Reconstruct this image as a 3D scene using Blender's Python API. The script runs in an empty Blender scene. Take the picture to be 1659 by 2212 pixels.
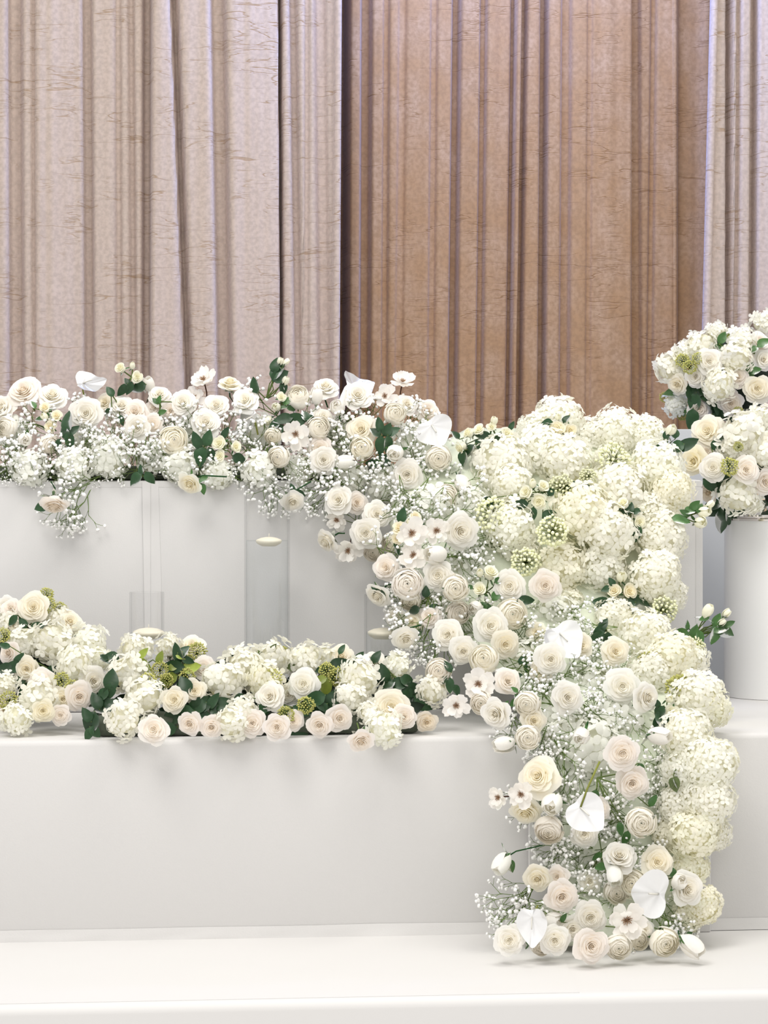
import bpy, bmesh, math, random
from mathutils import Vector, Matrix, Quaternion, noise
random.seed(7)
R = random.Random(11)
C = bpy.context.scene.collection
sc = bpy.context.scene
# ---------------------------------------------------------------- camera
F = 5640.0; CX = 829.5; HY = 950.0; HC = 1.104; YAW = math.radians(5.3)
cam = bpy.data.cameras.new('camera'); cam.sensor_fit = 'VERTICAL'; cam.sensor_height = 24
cam.lens = F / 2212 * 24; cam.shift_y = -(1106 - HY) / 2212; cam.clip_end = 60
co = bpy.data.objects.new('camera', cam); C.objects.link(co)
co.location = (0, 0, HC); co.rotation_euler = (math.pi / 2, 0, -YAW); sc.camera = co
FWD = Vector((math.sin(YAW), math.cos(YAW), 0)); RGT = Vector((math.cos(YAW), -math.sin(YAW), 0)); UP = Vector((0, 0, 1))
def W(px, py, Y):                                   # the point at depth plane y = Y seen at pixel (px, py)
    d = FWD + RGT * ((px - CX) / F) - UP * ((py - HY) / F)
    return Vector((0, 0, HC)) + d * (Y / d.y)
def mpp(Y): return Y / math.cos(YAW) / F            # metres per pixel at that plane
# ---------------------------------------------------------------- light
w = bpy.data.worlds.new('world'); sc.world = w; w.use_nodes = True
bg = w.node_tree.nodes['Background']; bg.inputs[0].default_value = (1.0, 0.985, 0.966, 1); bg.inputs[1].default_value = 0.78
def area(name, loc, target, size, energy, col, sy=None):
    l = bpy.data.lights.new(name, 'AREA'); l.energy = energy; l.color = col; l.size = size
    if sy: l.shape = 'RECTANGLE'; l.size_y = sy
    o = bpy.data.objects.new(name, l); C.objects.link(o); o.location = loc
    o.rotation_euler = (Vector(target) - Vector(loc)).to_track_quat('-Z', 'Y').to_euler(); return o
area('ceiling_light', (-1.0, 3.4, 4.6), (0.4, 6.0, 0.5), 2.2, 118, (1, 0.97, 0.93))
area('ceiling_light', (1.9, 5.2, 4.8), (0.9, 5.9, 0.3), 1.6, 82, (1, 0.96, 0.9))
area('room_light', (0.4, -1.5, 3.6), (0.3, 6.0, 0.7), 2.4, 58, (1, 0.975, 0.95))
area('drape_light', (1.2, 8.7, 3.75), (1.2, 9.25, 2.0), 1.3, 48, (0.30, 0.44, 1.0), 0.3).data.spread = 2.4
sc.view_settings.view_transform = 'Standard'; sc.view_settings.look = 'None'
sc.view_settings.exposure = 0.0; sc.view_settings.gamma = 1.0; sc.view_settings.use_curve_mapping = False
cy = sc.cycles; cy.max_bounces = 10; cy.diffuse_bounces = 8; cy.transmission_bounces = 7; cy.glossy_bounces = 3
cy.transparent_max_bounces = 16; cy.caustics_reflective = False; cy.caustics_refractive = False; cy.use_adaptive_sampling = True; cy.adaptive_threshold = 0.02
# ---------------------------------------------------------------- materials
def mat(name):
    m = bpy.data.materials.new(name); m.use_nodes = True; nt = m.node_tree
    return m, nt, nt.nodes, nt.links, nt.nodes['Principled BSDF']
def plain(name, col, rough=0.6, metal=0.0, var=0.04, scale=40, bump=0.0, sheen=0.0):
    m, nt, N, L, p = mat(name)
    tc = N.new('ShaderNodeTexCoord'); no = N.new('ShaderNodeTexNoise'); no.inputs['Scale'].default_value = scale; no.inputs['Detail'].default_value = 3
    L.new(tc.outputs['Object'], no.inputs['Vector'])
    mx = N.new('ShaderNodeMix'); mx.data_type = 'RGBA'; mx.inputs['A'].default_value = tuple(c * (1 - var) for c in col) + (1,)
    mx.inputs['B'].default_value = tuple(min(1, c * (1 + var)) for c in col) + (1,)
    L.new(no.outputs['Fac'], mx.inputs['Factor']); L.new(mx.outputs['Result'], p.inputs['Base Color'])
    p.inputs['Roughness'].default_value = rough; p.inputs['Metallic'].default_value = metal; p.inputs['Sheen Weight'].default_value = sheen
    if bump:
        b = N.new('ShaderNodeBump'); b.inputs['Strength'].default_value = bump; b.inputs['Distance'].default_value = 0.002
        L.new(no.outputs['Fac'], b.inputs['Height']); L.new(b.outputs['Normal'], p.inputs['Normal'])
    return m
def petal_mat(name, trans=0.35, gloss=0.0, fib=0.05, heart=None):          # colour comes from the object's own colour
    m, nt, N, L, p = mat(name); N.remove(p); out = N['Material Output']
    oi = N.new('ShaderNodeObjectInfo'); tc = N.new('ShaderNodeTexCoord'); no = N.new('ShaderNodeTexNoise')
    no.inputs['Scale'].default_value = 5; no.inputs['Detail'].default_value = 4; L.new(tc.outputs['Object'], no.inputs['Vector'])
    mr = N.new('ShaderNodeMapRange'); mr.inputs['To Min'].default_value = 1 - fib; mr.inputs['To Max'].default_value = 1 + fib
    L.new(no.outputs['Fac'], mr.inputs['Value'])
    ml = N.new('ShaderNodeVectorMath'); ml.operation = 'SCALE'; L.new(oi.outputs['Color'], ml.inputs[0]); L.new(mr.outputs['Result'], ml.inputs['Scale'])
    col = ml.outputs['Vector']
    if heart:                                          # the heart of the bloom is creamier than its outer petals
        ln = N.new('ShaderNodeVectorMath'); ln.operation = 'LENGTH'; L.new(tc.outputs['Object'], ln.inputs[0])
        hr = N.new('ShaderNodeMapRange'); hr.inputs['From Min'].default_value = 0.25; hr.inputs['From Max'].default_value = 0.85; hr.inputs['To Min'].default_value = 1; hr.inputs['To Max'].default_value = 0
        L.new(ln.outputs['Value'], hr.inputs['Value']); hm = N.new('ShaderNodeMix'); hm.data_type = 'RGBA'; hm.blend_type = 'MULTIPLY'
        L.new(hr.outputs['Result'], hm.inputs['Factor']); L.new(col, hm.inputs['A']); hm.inputs['B'].default_value = heart + (1,); col = hm.outputs['Result']
    d = N.new('ShaderNodeBsdfDiffuse'); t = N.new('ShaderNodeBsdfTranslucent')
    L.new(col, d.inputs['Color']); L.new(col, t.inputs['Color'])
    mx = N.new('ShaderNodeMixShader'); mx.inputs[0].default_value = trans; L.new(d.outputs[0], mx.inputs[1]); L.new(t.outputs[0], mx.inputs[2])
    res = mx
    if gloss:
        g = N.new('ShaderNodeBsdfGlossy'); g.inputs['Roughness'].default_value = 0.35
        fr = N.new('ShaderNodeFresnel'); m2 = N.new('ShaderNodeMixShader'); mu = N.new('ShaderNodeMath'); mu.operation = 'MULTIPLY'; mu.inputs[1].default_value = gloss
        L.new(fr.outputs[0], mu.inputs[0]); L.new(mu.outputs[0], m2.inputs[0]); L.new(mx.outputs[0], m2.inputs[1]); L.new(g.outputs[0], m2.inputs[2]); res = m2
    L.new(res.outputs[0], out.inputs['Surface']); return m
M = {}
M['petal'] = petal_mat('petal_silk', 0.36)
M['rose'] = petal_mat('rose_silk', 0.30, heart=(1.0, 0.98, 0.92))
M['waxy'] = petal_mat('waxy_spathe', 0.2, 0.9, 0.02)
M['leaf'] = petal_mat('leaf_green', 0.18, 0.8, 0.25)
M['stem'] = petal_mat('stem_green', 0.0, 0.0, 0.15)
M['puff'] = petal_mat('small_blossom', 0.0)
M['seam'] = plain('white_seam_cloth', (0.70, 0.69, 0.685), 0.85, var=0.012, scale=260, sheen=0.1)
M['cloth'] = plain('white_stretch_cloth', (0.645, 0.635, 0.625), 0.85, var=0.012, scale=260, bump=0.12, sheen=0.1)
M['cloth2'] = plain('white_cloth_table', (0.665, 0.657, 0.652), 0.85, var=0.012, scale=260, bump=0.12, sheen=0.1)
M['stage'] = plain('white_stage_cover', (0.69, 0.68, 0.67), 0.6, var=0.01, scale=6, bump=0.05)
M['lacquer'] = plain('white_lacquer', (0.86, 0.865, 0.86), 0.35, var=0.01, scale=3)
M['panel'] = plain('white_board_shade_tinted', (0.47, 0.49, 0.52), 0.6, var=0.01, scale=3)  # white plinth darkened to bluish grey: its shade behind the table is in this colour
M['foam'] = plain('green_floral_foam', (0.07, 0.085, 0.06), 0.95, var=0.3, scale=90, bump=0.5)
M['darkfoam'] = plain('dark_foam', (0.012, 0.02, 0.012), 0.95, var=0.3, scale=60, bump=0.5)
M['netting'] = plain('pale_foam', (0.62, 0.66, 0.54), 0.9, var=0.15, scale=60, bump=0.4)
M['wax'] = plain('cream_wax', (0.85, 0.80, 0.66), 0.45, var=0.02, scale=8)
M['metal'] = plain('polished_metal', (0.8, 0.76, 0.72), 0.12, 1.0, var=0.03, scale=4)
M['gold'] = plain('rose_gold_metal', (0.86, 0.68, 0.52), 0.15, 1.0, var=0.04, scale=4)
M['wall'] = plain('wall_paint', (0.6, 0.55, 0.5), 0.8)
M['brown'] = petal_mat('stamen', 0.0)
def glassy(name, ior, col, edge, rough=0.0):                # thin clear wall: see-through with Fresnel reflections and a darker rim
    m, nt, N, L, p = mat(name); N.remove(p); out = N['Material Output']
    lw = N.new('ShaderNodeLayerWeight'); lw.inputs['Blend'].default_value = 0.35
    pw = N.new('ShaderNodeMath'); pw.operation = 'POWER'; pw.inputs[1].default_value = 3.5; L.new(lw.outputs['Facing'], pw.inputs[0])
    mc = N.new('ShaderNodeMix'); mc.data_type = 'RGBA'; mc.inputs['A'].default_value = col; mc.inputs['B'].default_value = edge; L.new(pw.outputs[0], mc.inputs['Factor'])
    tr = N.new('ShaderNodeBsdfTransparent'); L.new(mc.outputs['Result'], tr.inputs[0])
    gl = N.new('ShaderNodeBsdfGlossy'); gl.inputs['Roughness'].default_value = rough
    fr = N.new('ShaderNodeMath'); fr.operation = 'MULTIPLY_ADD'; fr.inputs[1].default_value = .35; fr.inputs[2].default_value = (ior - 1) / 12; L.new(pw.outputs[0], fr.inputs[0]); mx = N.new('ShaderNodeMixShader')
    L.new(fr.outputs[0], mx.inputs[0]); L.new(tr.outputs[0], mx.inputs[1]); L.new(gl.outputs[0], mx.inputs[2]); L.new(mx.outputs[0], out.inputs['Surface']); return m
M['glass'] = glassy('clear_glass', 1.25, (0.985, 0.985, 0.985, 1), (0.74, 0.75, 0.76, 1)); M['water'] = glassy('water', 1.15, (0.978, 0.988, 0.992, 1), (0.93, 0.95, 0.95, 1)); M['acrylic'] = glassy('clear_acrylic', 1.49, (0.96, 0.93, 0.88, 1), (0.5, 0.42, 0.35, 1))
def velvet(name, base, crease, mott, mcol):
    m, nt, N, L, p = mat(name)
    tc = N.new('ShaderNodeTexCoord')
    def nz(scale, detail, sx=(1, 1, 1)):
        mp = N.new('ShaderNodeMapping'); mp.inputs['Scale'].default_value = sx; L.new(tc.outputs['Object'], mp.inputs['Vector'])
        n = N.new('ShaderNodeTexNoise'); n.inputs['Scale'].default_value = scale; n.inputs['Detail'].default_value = detail; L.new(mp.outputs[0], n.inputs['Vector']); return n.outputs['Fac']
    def mr(v, a, b, c, d):
        n = N.new('ShaderNodeMapRange'); n.inputs['From Min'].default_value = a; n.inputs['From Max'].default_value = b; n.inputs['To Min'].default_value = c; n.inputs['To Max'].default_value = d
        L.new(v, n.inputs['Value']); return n.outputs['Result']
    def mth(op, a, b=None):
        n = N.new('ShaderNodeMath'); n.operation = op; L.new(a, n.inputs[0])
        if b is not None:
            if isinstance(b, (int, float)): n.inputs[1].default_value = b
            else: L.new(b, n.inputs[1])
        return n.outputs[0]
    def mix(f, a, b):
        n = N.new('ShaderNodeMix'); n.data_type = 'RGBA'; L.new(f, n.inputs['Factor'])
        for k, v in (('A', a), ('B', b)):
            if isinstance(v, tuple): n.inputs[k].default_value = v + (1,)
            else: L.new(v, n.inputs[k])
        return n.outputs['Result']
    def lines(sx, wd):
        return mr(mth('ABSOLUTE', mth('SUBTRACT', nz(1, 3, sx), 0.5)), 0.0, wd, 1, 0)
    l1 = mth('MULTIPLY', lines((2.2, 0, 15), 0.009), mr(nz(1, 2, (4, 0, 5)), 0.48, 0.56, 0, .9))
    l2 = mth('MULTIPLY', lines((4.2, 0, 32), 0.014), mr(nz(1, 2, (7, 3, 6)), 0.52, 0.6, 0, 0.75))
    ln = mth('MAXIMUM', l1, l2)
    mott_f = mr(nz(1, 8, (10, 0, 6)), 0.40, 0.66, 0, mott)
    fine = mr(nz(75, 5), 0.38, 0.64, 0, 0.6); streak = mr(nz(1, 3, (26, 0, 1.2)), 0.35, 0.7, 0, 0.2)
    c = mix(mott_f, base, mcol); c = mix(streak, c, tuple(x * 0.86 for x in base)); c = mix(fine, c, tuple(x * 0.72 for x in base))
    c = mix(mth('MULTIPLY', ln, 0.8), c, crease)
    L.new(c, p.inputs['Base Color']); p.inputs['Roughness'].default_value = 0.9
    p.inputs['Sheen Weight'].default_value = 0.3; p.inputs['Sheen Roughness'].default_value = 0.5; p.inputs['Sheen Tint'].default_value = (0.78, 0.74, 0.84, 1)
    b = N.new('ShaderNodeBump'); b.inputs['Strength'].default_value = 0.35; b.inputs['Distance'].default_value = 0.004; b.invert = True
    L.new(ln, b.inputs['Height']); L.new(b.outputs[0], p.inputs['Normal']); return m
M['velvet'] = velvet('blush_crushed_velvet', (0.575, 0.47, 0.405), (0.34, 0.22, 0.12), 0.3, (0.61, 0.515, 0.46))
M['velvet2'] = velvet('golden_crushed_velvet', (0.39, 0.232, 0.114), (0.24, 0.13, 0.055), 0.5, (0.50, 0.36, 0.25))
# ---------------------------------------------------------------- helpers
def mesh(name, verts, faces, m, smooth=True):
    me = bpy.data.meshes.new(name); me.from_pydata([tuple(v) for v in verts], [], faces); me.materials.append(m)
    if smooth: me.polygons.foreach_set('use_smooth', [True] * len(me.polygons))
    me.update(); return me
def put(name, me, parent=None, loc=None, rot=None, scale=None, color=None, kind=None):
    o = bpy.data.objects.new(name, me); C.objects.link(o); o.parent = parent; o.rotation_mode = 'QUATERNION'
    if loc is not None: o.location = loc
    if rot is not None: o.rotation_quaternion = rot
    if scale is not None: o.scale = (scale,) * 3 if isinstance(scale, (int, float)) else scale
    if color: o.color = tuple(color) + (1,)
    if kind: o['kind'] = kind
    return o
def root(name, loc, label, cat, group=None, rot=None, scale=1):
    o = put(name, None, None, loc, rot, scale); o.empty_display_size = 0.02; o['label'] = label; o['category'] = cat
    if group: o['group'] = group
    return o
def tag(o, label, cat, group=None):
    o['label'] = label; o['category'] = cat
    if group: o['group'] = group
    return o
class MB:                                              # collects shapes for one mesh
    def __init__(s): s.v = []; s.f = []
    def add(s, v, f): n = len(s.v); s.v += [Vector(x) for x in v]; s.f += [tuple(i + n for i in q) for q in f]; return s
    def tube(s, pts, r0, r1=None, k=5):
        r1 = r0 if r1 is None else r1; n = len(pts); pts = [Vector(p) for p in pts]; v = []; f = []
        for i, p in enumerate(pts):
            t = (pts[min(i + 1, n - 1)] - pts[max(i - 1, 0)]).normalized(); a = t.orthogonal().normalized(); b = t.cross(a); r = r0 + (r1 - r0) * i / max(1, n - 1)
            v += [p + (a * math.cos(j * 2 * math.pi / k) + b * math.sin(j * 2 * math.pi / k)) * r for j in range(k)]
        f = [(i * k + j, i * k + (j + 1) % k, (i + 1) * k + (j + 1) % k, (i + 1) * k + j) for i in range(n - 1) for j in range(k)]
        f += [tuple(range(k))[::-1], tuple((n - 1) * k + j for j in range(k))]; return s.add(v, f)
    def lathe(s, prof, k=32, c=(0, 0, 0)):
        v = [Vector((r * math.cos(j * 2 * math.pi / k), r * math.sin(j * 2 * math.pi / k), z)) + Vector(c) for r, z in prof for j in range(k)]
        f = [(i * k + j, i * k + (j + 1) % k, (i + 1) * k + (j + 1) % k, (i + 1) * k + j) for i in range(len(prof) - 1) for j in range(k)]
        return s.add(v, [q[::-1] for q in f] if prof[0][0] > prof[-1][0] or prof[-1][1] < prof[0][1] else f)
    def box(s, x0, x1, y0, y1, z0, z1):
        return s.add([(x, y, z) for x in (x0, x1) for y in (y0, y1) for z in (z0, z1)], [(0, 1, 3, 2), (4, 6, 7, 5), (0, 4, 5, 1), (2, 3, 7, 6), (0, 2, 6, 4), (1, 5, 7, 3)])
    def mesh(s, name, m, smooth=True): return mesh(name, s.v, s.f, m, smooth)
def rbox(name, m, x0, x1, y0, y1, z0, z1, r=0.012, seg=3):
    bm = bmesh.new(); bmesh.ops.create_cube(bm, size=1)
    for v in bm.verts: v.co = Vector(((x0 + x1) / 2 + v.co.x * (x1 - x0), (y0 + y1) / 2 + v.co.y * (y1 - y0), (z0 + z1) / 2 + v.co.z * (z1 - z0)))
    bmesh.ops.bevel(bm, geom=bm.edges[:], offset=r, segments=seg, affect='EDGES', profile=0.5)
    me = bpy.data.meshes.new(name); bm.to_mesh(me); bm.free(); me.materials.append(m)
    me.polygons.foreach_set('use_smooth', [True] * len(me.polygons)); me.set_sharp_from_angle(angle=0.6); return me
def grid(fn, nu, nv):
    v = [fn(i / nu * 2 - 1, j / nv) for j in range(nv + 1) for i in range(nu + 1)]
    f = [(j * (nu + 1) + i, j * (nu + 1) + i + 1, (j + 1) * (nu + 1) + i + 1, (j + 1) * (nu + 1) + i) for j in range(nv) for i in range(nu)]
    return v, f
# ---------------------------------------------------------------- setting
BY, TY, BZ, TZ = 5.783, 6.375, 0.442, 1.004            # bench front, table front, bench top, table top
o = put('floor', MB().box(-3.5, 4.5, 5.17, 9.6, -0.05, 0).mesh('floor', M['stage'], False)); o['kind'] = 'structure'
st = put('floor_front', rbox('floor_front', M['stage'], -3.5, 4.5, 5.13, 5.19, -0.32, 0.0005, 0.02, 5)); st['kind'] = 'structure'
fl = put('floor_lower', MB().box(-3.5, 4.5, 1.5, 5.16, -0.36, -0.31).mesh('floor_lower', M['stage'], False)); fl['kind'] = 'structure'
a = W(1208, 2062, 5.62); b = W(1247, 2146, 5.20)
a.z = b.z = 0
dv = (b - a) / (b.y - a.y)
p0 = a + dv * (5.78 - a.y); p1 = a + dv * (5.152 - a.y)
t = 0.0014
put('panel', mesh('sheet', [(-3.4, 5.152, .0006), (p1.x, 5.152, .0006), (p0.x, 5.78, .0006), (-3.4, 5.78, .0006), (-3.4, 5.152, t), (p1.x, 5.152, t), (p0.x, 5.78, t), (-3.4, 5.78, t)],
    [(4, 5, 6, 7), (0, 1, 5, 4), (1, 2, 6, 5), (0, 3, 2, 1), (2, 3, 7, 6), (3, 0, 4, 7)], M['stage'], False), o)
o = put('wall_back', MB().box(-3.5, 4.5, 9.75, 9.85, 0, 4.8).mesh('wall_back', M['wall'], False)); o['kind'] = 'structure'
# bench
be = root('covered_bench', (0.4, 6.6, 0), 'long low bench wrapped in white cloth, standing on the white stage floor', 'bench')
put('cloth_cover', rbox('bench_cover', M['cloth'], -3.4, 3.8, BY - 6.6, 8.2 - 6.6, 0.0, BZ, 0.012, 3), be)
def hem(u, v):
    x = u * 3.5; wob = noise.noise(Vector((x * 3, 0, 3))) ; g = noise.noise(Vector((x * 11, v * 3, 9)))
    return Vector((x, BY - 6.6 - 0.0006 - (1 - v) * (0.006 + 0.006 * max(0, wob)) - 0.0022 * g * (1 - v), 0.0012 + v * (0.026 + 0.003 * wob)))
put('bottom_hem', mesh('bench_hem', *grid(hem, 420, 4), M['cloth']), be)
# table
tx0, tx1 = -3.0, W(1517, 1200, TY).x
ta = root('covered_table', ((tx0 + tx1) / 2, TY + 0.25, BZ), 'white cloth-wrapped head table carrying the long flower garland', 'table')
def rel(me, o):
    me.transform(Matrix.Translation(-o.location)); return me
put('cloth_cover', rel(rbox('table_cover', M['cloth2'], tx0, tx1, TY, TY + 0.5, BZ + 0.001, TZ, 0.006, 3), ta), ta)
def strip(pts, d, th=0.0005):                              # a flat strip of cloth on the table front, outlined in pixels
    P = [W(x, y, TY - d) for x, y in pts]; n = len(P); Q = [p + Vector((0, th, 0)) for p in P]
    return mesh('strip', P + Q, [tuple(range(n))] + [(i, n + i, n + (i + 1) % n, (i + 1) % n) for i in range(n)], M['seam'], False)
put('seam_overlap', rel(strip([(324, 1041), (342, 1041), (348, 1250), (349, 1500), (318, 1500), (320, 1350), (319, 1180)], 0.001), ta), ta)
put('seam_overlap', rel(strip([(307, 1041), (325, 1041), (325, 1500), (315, 1500)], 0.0022), ta), ta)
put('top_hem', rel(MB().box(tx0, tx1, TY - 0.0006, TY + 0.001, W(0, 1053, TY).z, TZ - 0.002).mesh('hem', M['cloth2'], False), ta), ta)
put('side_hem', rel(MB().box(W(1503, 1200, TY).x, tx1 + 0.001, TY - 0.0006, TY + 0.001, BZ + .002, TZ - 0.02).mesh('hem', M['cloth2'], False), ta), ta)
# board behind
bx = W(1380, 1000, 7.0).x
tag(put('back_plinth', rbox('back_plinth', M['panel'], bx, 3.4, 7.0, 7.6, BZ + .0005, W(1500, 927, 7.0).z, 0.004, 2)), 'box plinth tinted bluish grey for shade, standing behind the head table and white cylinder', 'plinth')
# cylinder with mirror top
cyc = W(1673, 1300, 6.63); CYZ = W(1659, 1121, 6.5).z; CR = 0.129
cy_ = root('cylinder_plinth', (cyc.x, 6.63, BZ), 'tall white cylinder plinth with polished metal rim beside the flower cascade', 'plinth')
h = CYZ - BZ
put('drum', MB().lathe([(0, 0.001), (CR, 0.001), (CR, h - .004), (CR - .002, h - .003), (0, h - .003)], 96).mesh('drum', M['lacquer']), cy_).data.set_sharp_from_angle(angle=.6)
put('metal_rim', MB().lathe([(CR - .004, h - .006), (CR + .001, h - .006), (CR + .0015, h - .001), (CR, h + .001), (0, h + .001)], 96).mesh('rim', M['metal']), cy_).data.set_sharp_from_angle(angle=.6)
# drapes
DY = 9.0
def drape(name, label, y0, L0, L1, folds, m, seed, amp=0.012, sc_=1.0):
    """L0, L1: (x at top, x at foot of the frame) of the two edges in pixels; folds: (x top, x foot, half width, depth cm)"""
    NX, NZ = 420, 26; ztop = 4.3; zb = 0.004; v = []
    zA = W(0, 0, y0).z; zB = W(0, 900, y0).z
    for j in range(NZ + 1):
        z = zb + (ztop - zb) * j / NZ; k = (zA - z) / (zA - zB); k = max(-0.6, min(1.5, k))
        a = L0[0] + (L0[1] - L0[0]) * k; b = L1[0] + (L1[1] - L1[0]) * k
        for i in range(NX + 1):
            px = a + (b - a) * i / NX; dy = 0
            for (ft, fb, wd, dp) in folds:
                d = (px - (ft + (fb - ft) * k)) / wd
                if wd < 0: dy += dp * 0.01 / (1 + math.exp(max(-40, min(40, d * 4))))       # a step: one layer lies over the next
                else: dy += sc_ * dp * 0.01 * math.exp(-d ** 6) if abs(d) < 1.8 else 0
            dy += amp * noise.noise(Vector((px * 0.021, z * 0.25, seed))) + amp * 0.35 * noise.noise(Vector((px * 0.06, z * 0.5, seed + 5)))
            dy += 0.0015 * noise.noise(Vector((px * 0.05, z * 9, seed)))
            q = W(px, 900, y0); v.append(Vector((q.x, y0 + dy, z)))
    n = len(v); f = [(j * (NX + 1) + i, j * (NX + 1) + i + 1, (j + 1) * (NX + 1) + i + 1, (j + 1) * (NX + 1) + i) for j in range(NZ) for i in range(NX)]
    me = mesh(name, v, f, m); o = put(name, me); md = o.modifiers.new('thickness', 'SOLIDIFY'); md.thickness = 0.003; md.offset = 1
    return tag(o, label, 'curtain')
# ---------------------------------------------------------------- flower meshes
def shell(th, span, rho, ph0, ph1, zs, zo, lip, seed, nu=6, nv=6, rip=0.05):
    def fn(u, v):
        vv = v * (1 - 0.20 * abs(u) ** 2.6 - 0.03 * math.sin(u * 5 + seed))
        ph = ph0 + (ph1 - ph0) * vv; a = th + u * span / 2 * (0.45 + 0.55 * math.sin(min(1, v * 1.2) * math.pi / 2))
        rr = rho * (1 + 0.045 * u) + v ** 2 * rip * rho * math.sin(u * 4.2 + seed)
        lp = max(0, (vv - 0.72) / 0.28) ** 2 * lip
        r = rr * math.sin(ph) + lp; z = rr * math.cos(ph) * zs + zo - lp * 0.55
        return Vector((r * math.cos(a), r * math.sin(a), z))
    return grid(fn, nu, nv)
def spiral(n, r0, r1, a0, a1, pw, zs, zo, lip, span, rg, ph0=2.3):
    b = MB()
    for i in range(n):
        t = i / (n - 1)
        rho = r0 + (r1 - r0) * t
        b.add(*shell(i * 2.4 + rg.uniform(-.2, .2), span[0] + (span[1] - span[0]) * t, rho, ph0, math.radians(a0 + (a1 - a0) * t ** pw), zs, zo * (1 - t), lip * t, rg.uniform(0, 6)))
    return b
def cup(th, span, rb, rr, zb, zr, roll, seed, nu=7, nv=6, rip=0.04):   # a petal that rises from the base and flares out at its rim
    def fn(u, v):
        vv = v * (1 - 0.17 * abs(u) ** 2.4 + 0.035 * math.sin(u * 4 + seed)); vv = min(1.0, vv)
        a = th + u * span / 2 * (0.6 + 0.4 * math.sin(min(1, v * 1.2) * math.pi / 2))
        r = rb + (rr - rb) * (0.45 * vv + 0.55 * vv ** 3) + 0.03 * u * rr + v ** 3 * rip * rr * math.sin(u * 3.7 + seed)
        z = zb + (zr - zb) * (1 - (1 - vv) ** 1.7) - roll * max(0, (vv - .82) / .18) ** 2 + .02 * v * math.sin(u * 5 + seed * 2)
        return Vector((r * math.cos(a), r * math.sin(a), z))
    return grid(fn, nu, nv)
def rose(n, rg, up=.42):
    b = MB()
    b.lathe([(0, .30), (.07, .26), (.13, .12), (.24, -.1), (.42, -.3), (.5, -.55), (.2, -.75)], 10)
    for i in range(n):
        t = (i + .3) / n; rr = .10 + .80 * t ** 1.05
        b.add(*cup(i * 2.4 + rg.uniform(-.25, .25), 3.3 - 1.3 * t, .05 + .30 * t, rr, -.55, up - .40 * t ** 1.6 + rg.uniform(-.03, .03), .05 * t + .01, rg.uniform(0, 6)))
    return b
rg = random.Random(3)
BLOOM = {'r': [rose(18, rg, .40 + .05 * k).mesh('rose_bloom', M['rose']) for k in range(4)],
         'n': [spiral(24, .14, .95, 12, 54, .8, .9, .30, .05, (3.6, 2.3), rg).mesh('cup_bloom', M['rose']) for _ in range(3)],
         'b': [spiral(7, .25, .72, 8, 26, 1, 1.5, .2, .05, (2.8, 2.2), rg, 2.7).mesh('bud_bloom', M['rose']) for _ in range(2)],
         'o': [rose(11, rg, .45).mesh('small_bloom', M['rose']) for _ in range(3)]}
GUARD = {'r': [mesh('petal', *cup(0, 1.95, .34, 1.0 + .05 * k, -.6, .02 - .10 * k, .07 + .03 * k, k * 2 + 1, rip=.06), M['rose']) for k in range(3)],
         'n': [mesh('petal', *shell(0, 1.6, 1.0, 2.4, math.radians(58 + 10 * k), .92, 0, .03, k * 2, rip=.03), M['rose']) for k in range(3)],
         'b': [mesh('petal', *shell(0, 2.0, .78, 2.7, math.radians(30 + 6 * k), 1.5, 0, .06, k, rip=.04), M['rose']) for k in range(2)]}
def blade(L, wd, fold, droop, tip=1.0, nu=2, nv=6, base=0.02):      # a leaf or petal lying along +X
    def fn(u, v):
        pr = (math.sin(math.pi * v ** 0.8) ** 0.8 if v < 1 else 0) * wd * 0.5 + base * wd * (1 - v)
        return Vector((v * L, u * pr, abs(u) * pr * fold - droop * v * v + 0.03 * L * math.sin(v * 7 + u)))
    return grid(fn, nu, nv)
LEAF = [mesh('leaf', *blade(1, .52 + .1 * k, .35, .18 + .12 * k), M['leaf']) for k in range(3)]
LEAF += [mesh('leaf', *blade(1, .22, .3, .3), M['leaf'])]
def calyx(n, L, w_, z, down):
    b = MB()
    for i in range(n):
        v, f = blade(L, w_, .3, 0, nv=4); q = Quaternion((0, 0, 1), i * 2 * math.pi / n); e = Quaternion((0, 1, 0), down[i % len(down)])
        b.add([q @ (e @ x + Vector((.10, 0, z))) for x in v], f)
    b.lathe([(0.09, z - .28), (.17, z - .15), (.17, z + .05), (.05, z + .1)], 8); return b.mesh('calyx', M['leaf'])
CAL = {'r': calyx(5, .75, .3, -.72, (.1, -.3, .35)), 'n': calyx(5, .8, .3, -.82, (-.5, -.2, .1)), 'b': calyx(5, 1.1, .3, -1.08, (-.95, .3, -1.1, -.2, -.8)), 'o': calyx(5, .8, .3, -.75, (.1, -.4, .3))}
ST = MB().tube([(0, 0, -.8), (.03, .02, -1.4), (0, .05, -2.1)], .055, k=5).mesh('stem', M['stem'])
def obov(L, wd, cup, rip, seed, nu=4, nv=5):                        # a broad blossom petal along +X
    def fn(u, v):
        pr = wd * .5 * (0.28 + 0.72 * math.sin(min(1, v * 1.08) * math.pi * .62)) * (1 if v < .8 else math.sqrt(max(0, 1 - ((v - .8) / .24) ** 2)))
        return Vector((.06 + v * L * (1 - .06 * abs(math.sin(u * 2 + seed))), u * pr, cup * v * v + .25 * cup * u * u * v + rip * v * math.sin(u * 4 + seed)))
    return grid(fn, nu, nv)
ANP = [mesh('petal', *obov(.95, .80 - .06 * k, .20 + .08 * k, .05, k * 2), M['petal']) for k in range(3)]
sb = MB()
for i in range(26):
    a = i * 2.4; r = .05 + .17 * math.sqrt(i / 26); d = Vector((math.cos(a) * r * 1.5, math.sin(a) * r * 1.5, .24 + .05 * math.sin(i * 3)))
    sb.tube([(0, 0, .02), d * .6 + Vector((0, 0, .03)), d], .014, .024, 4)
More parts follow.
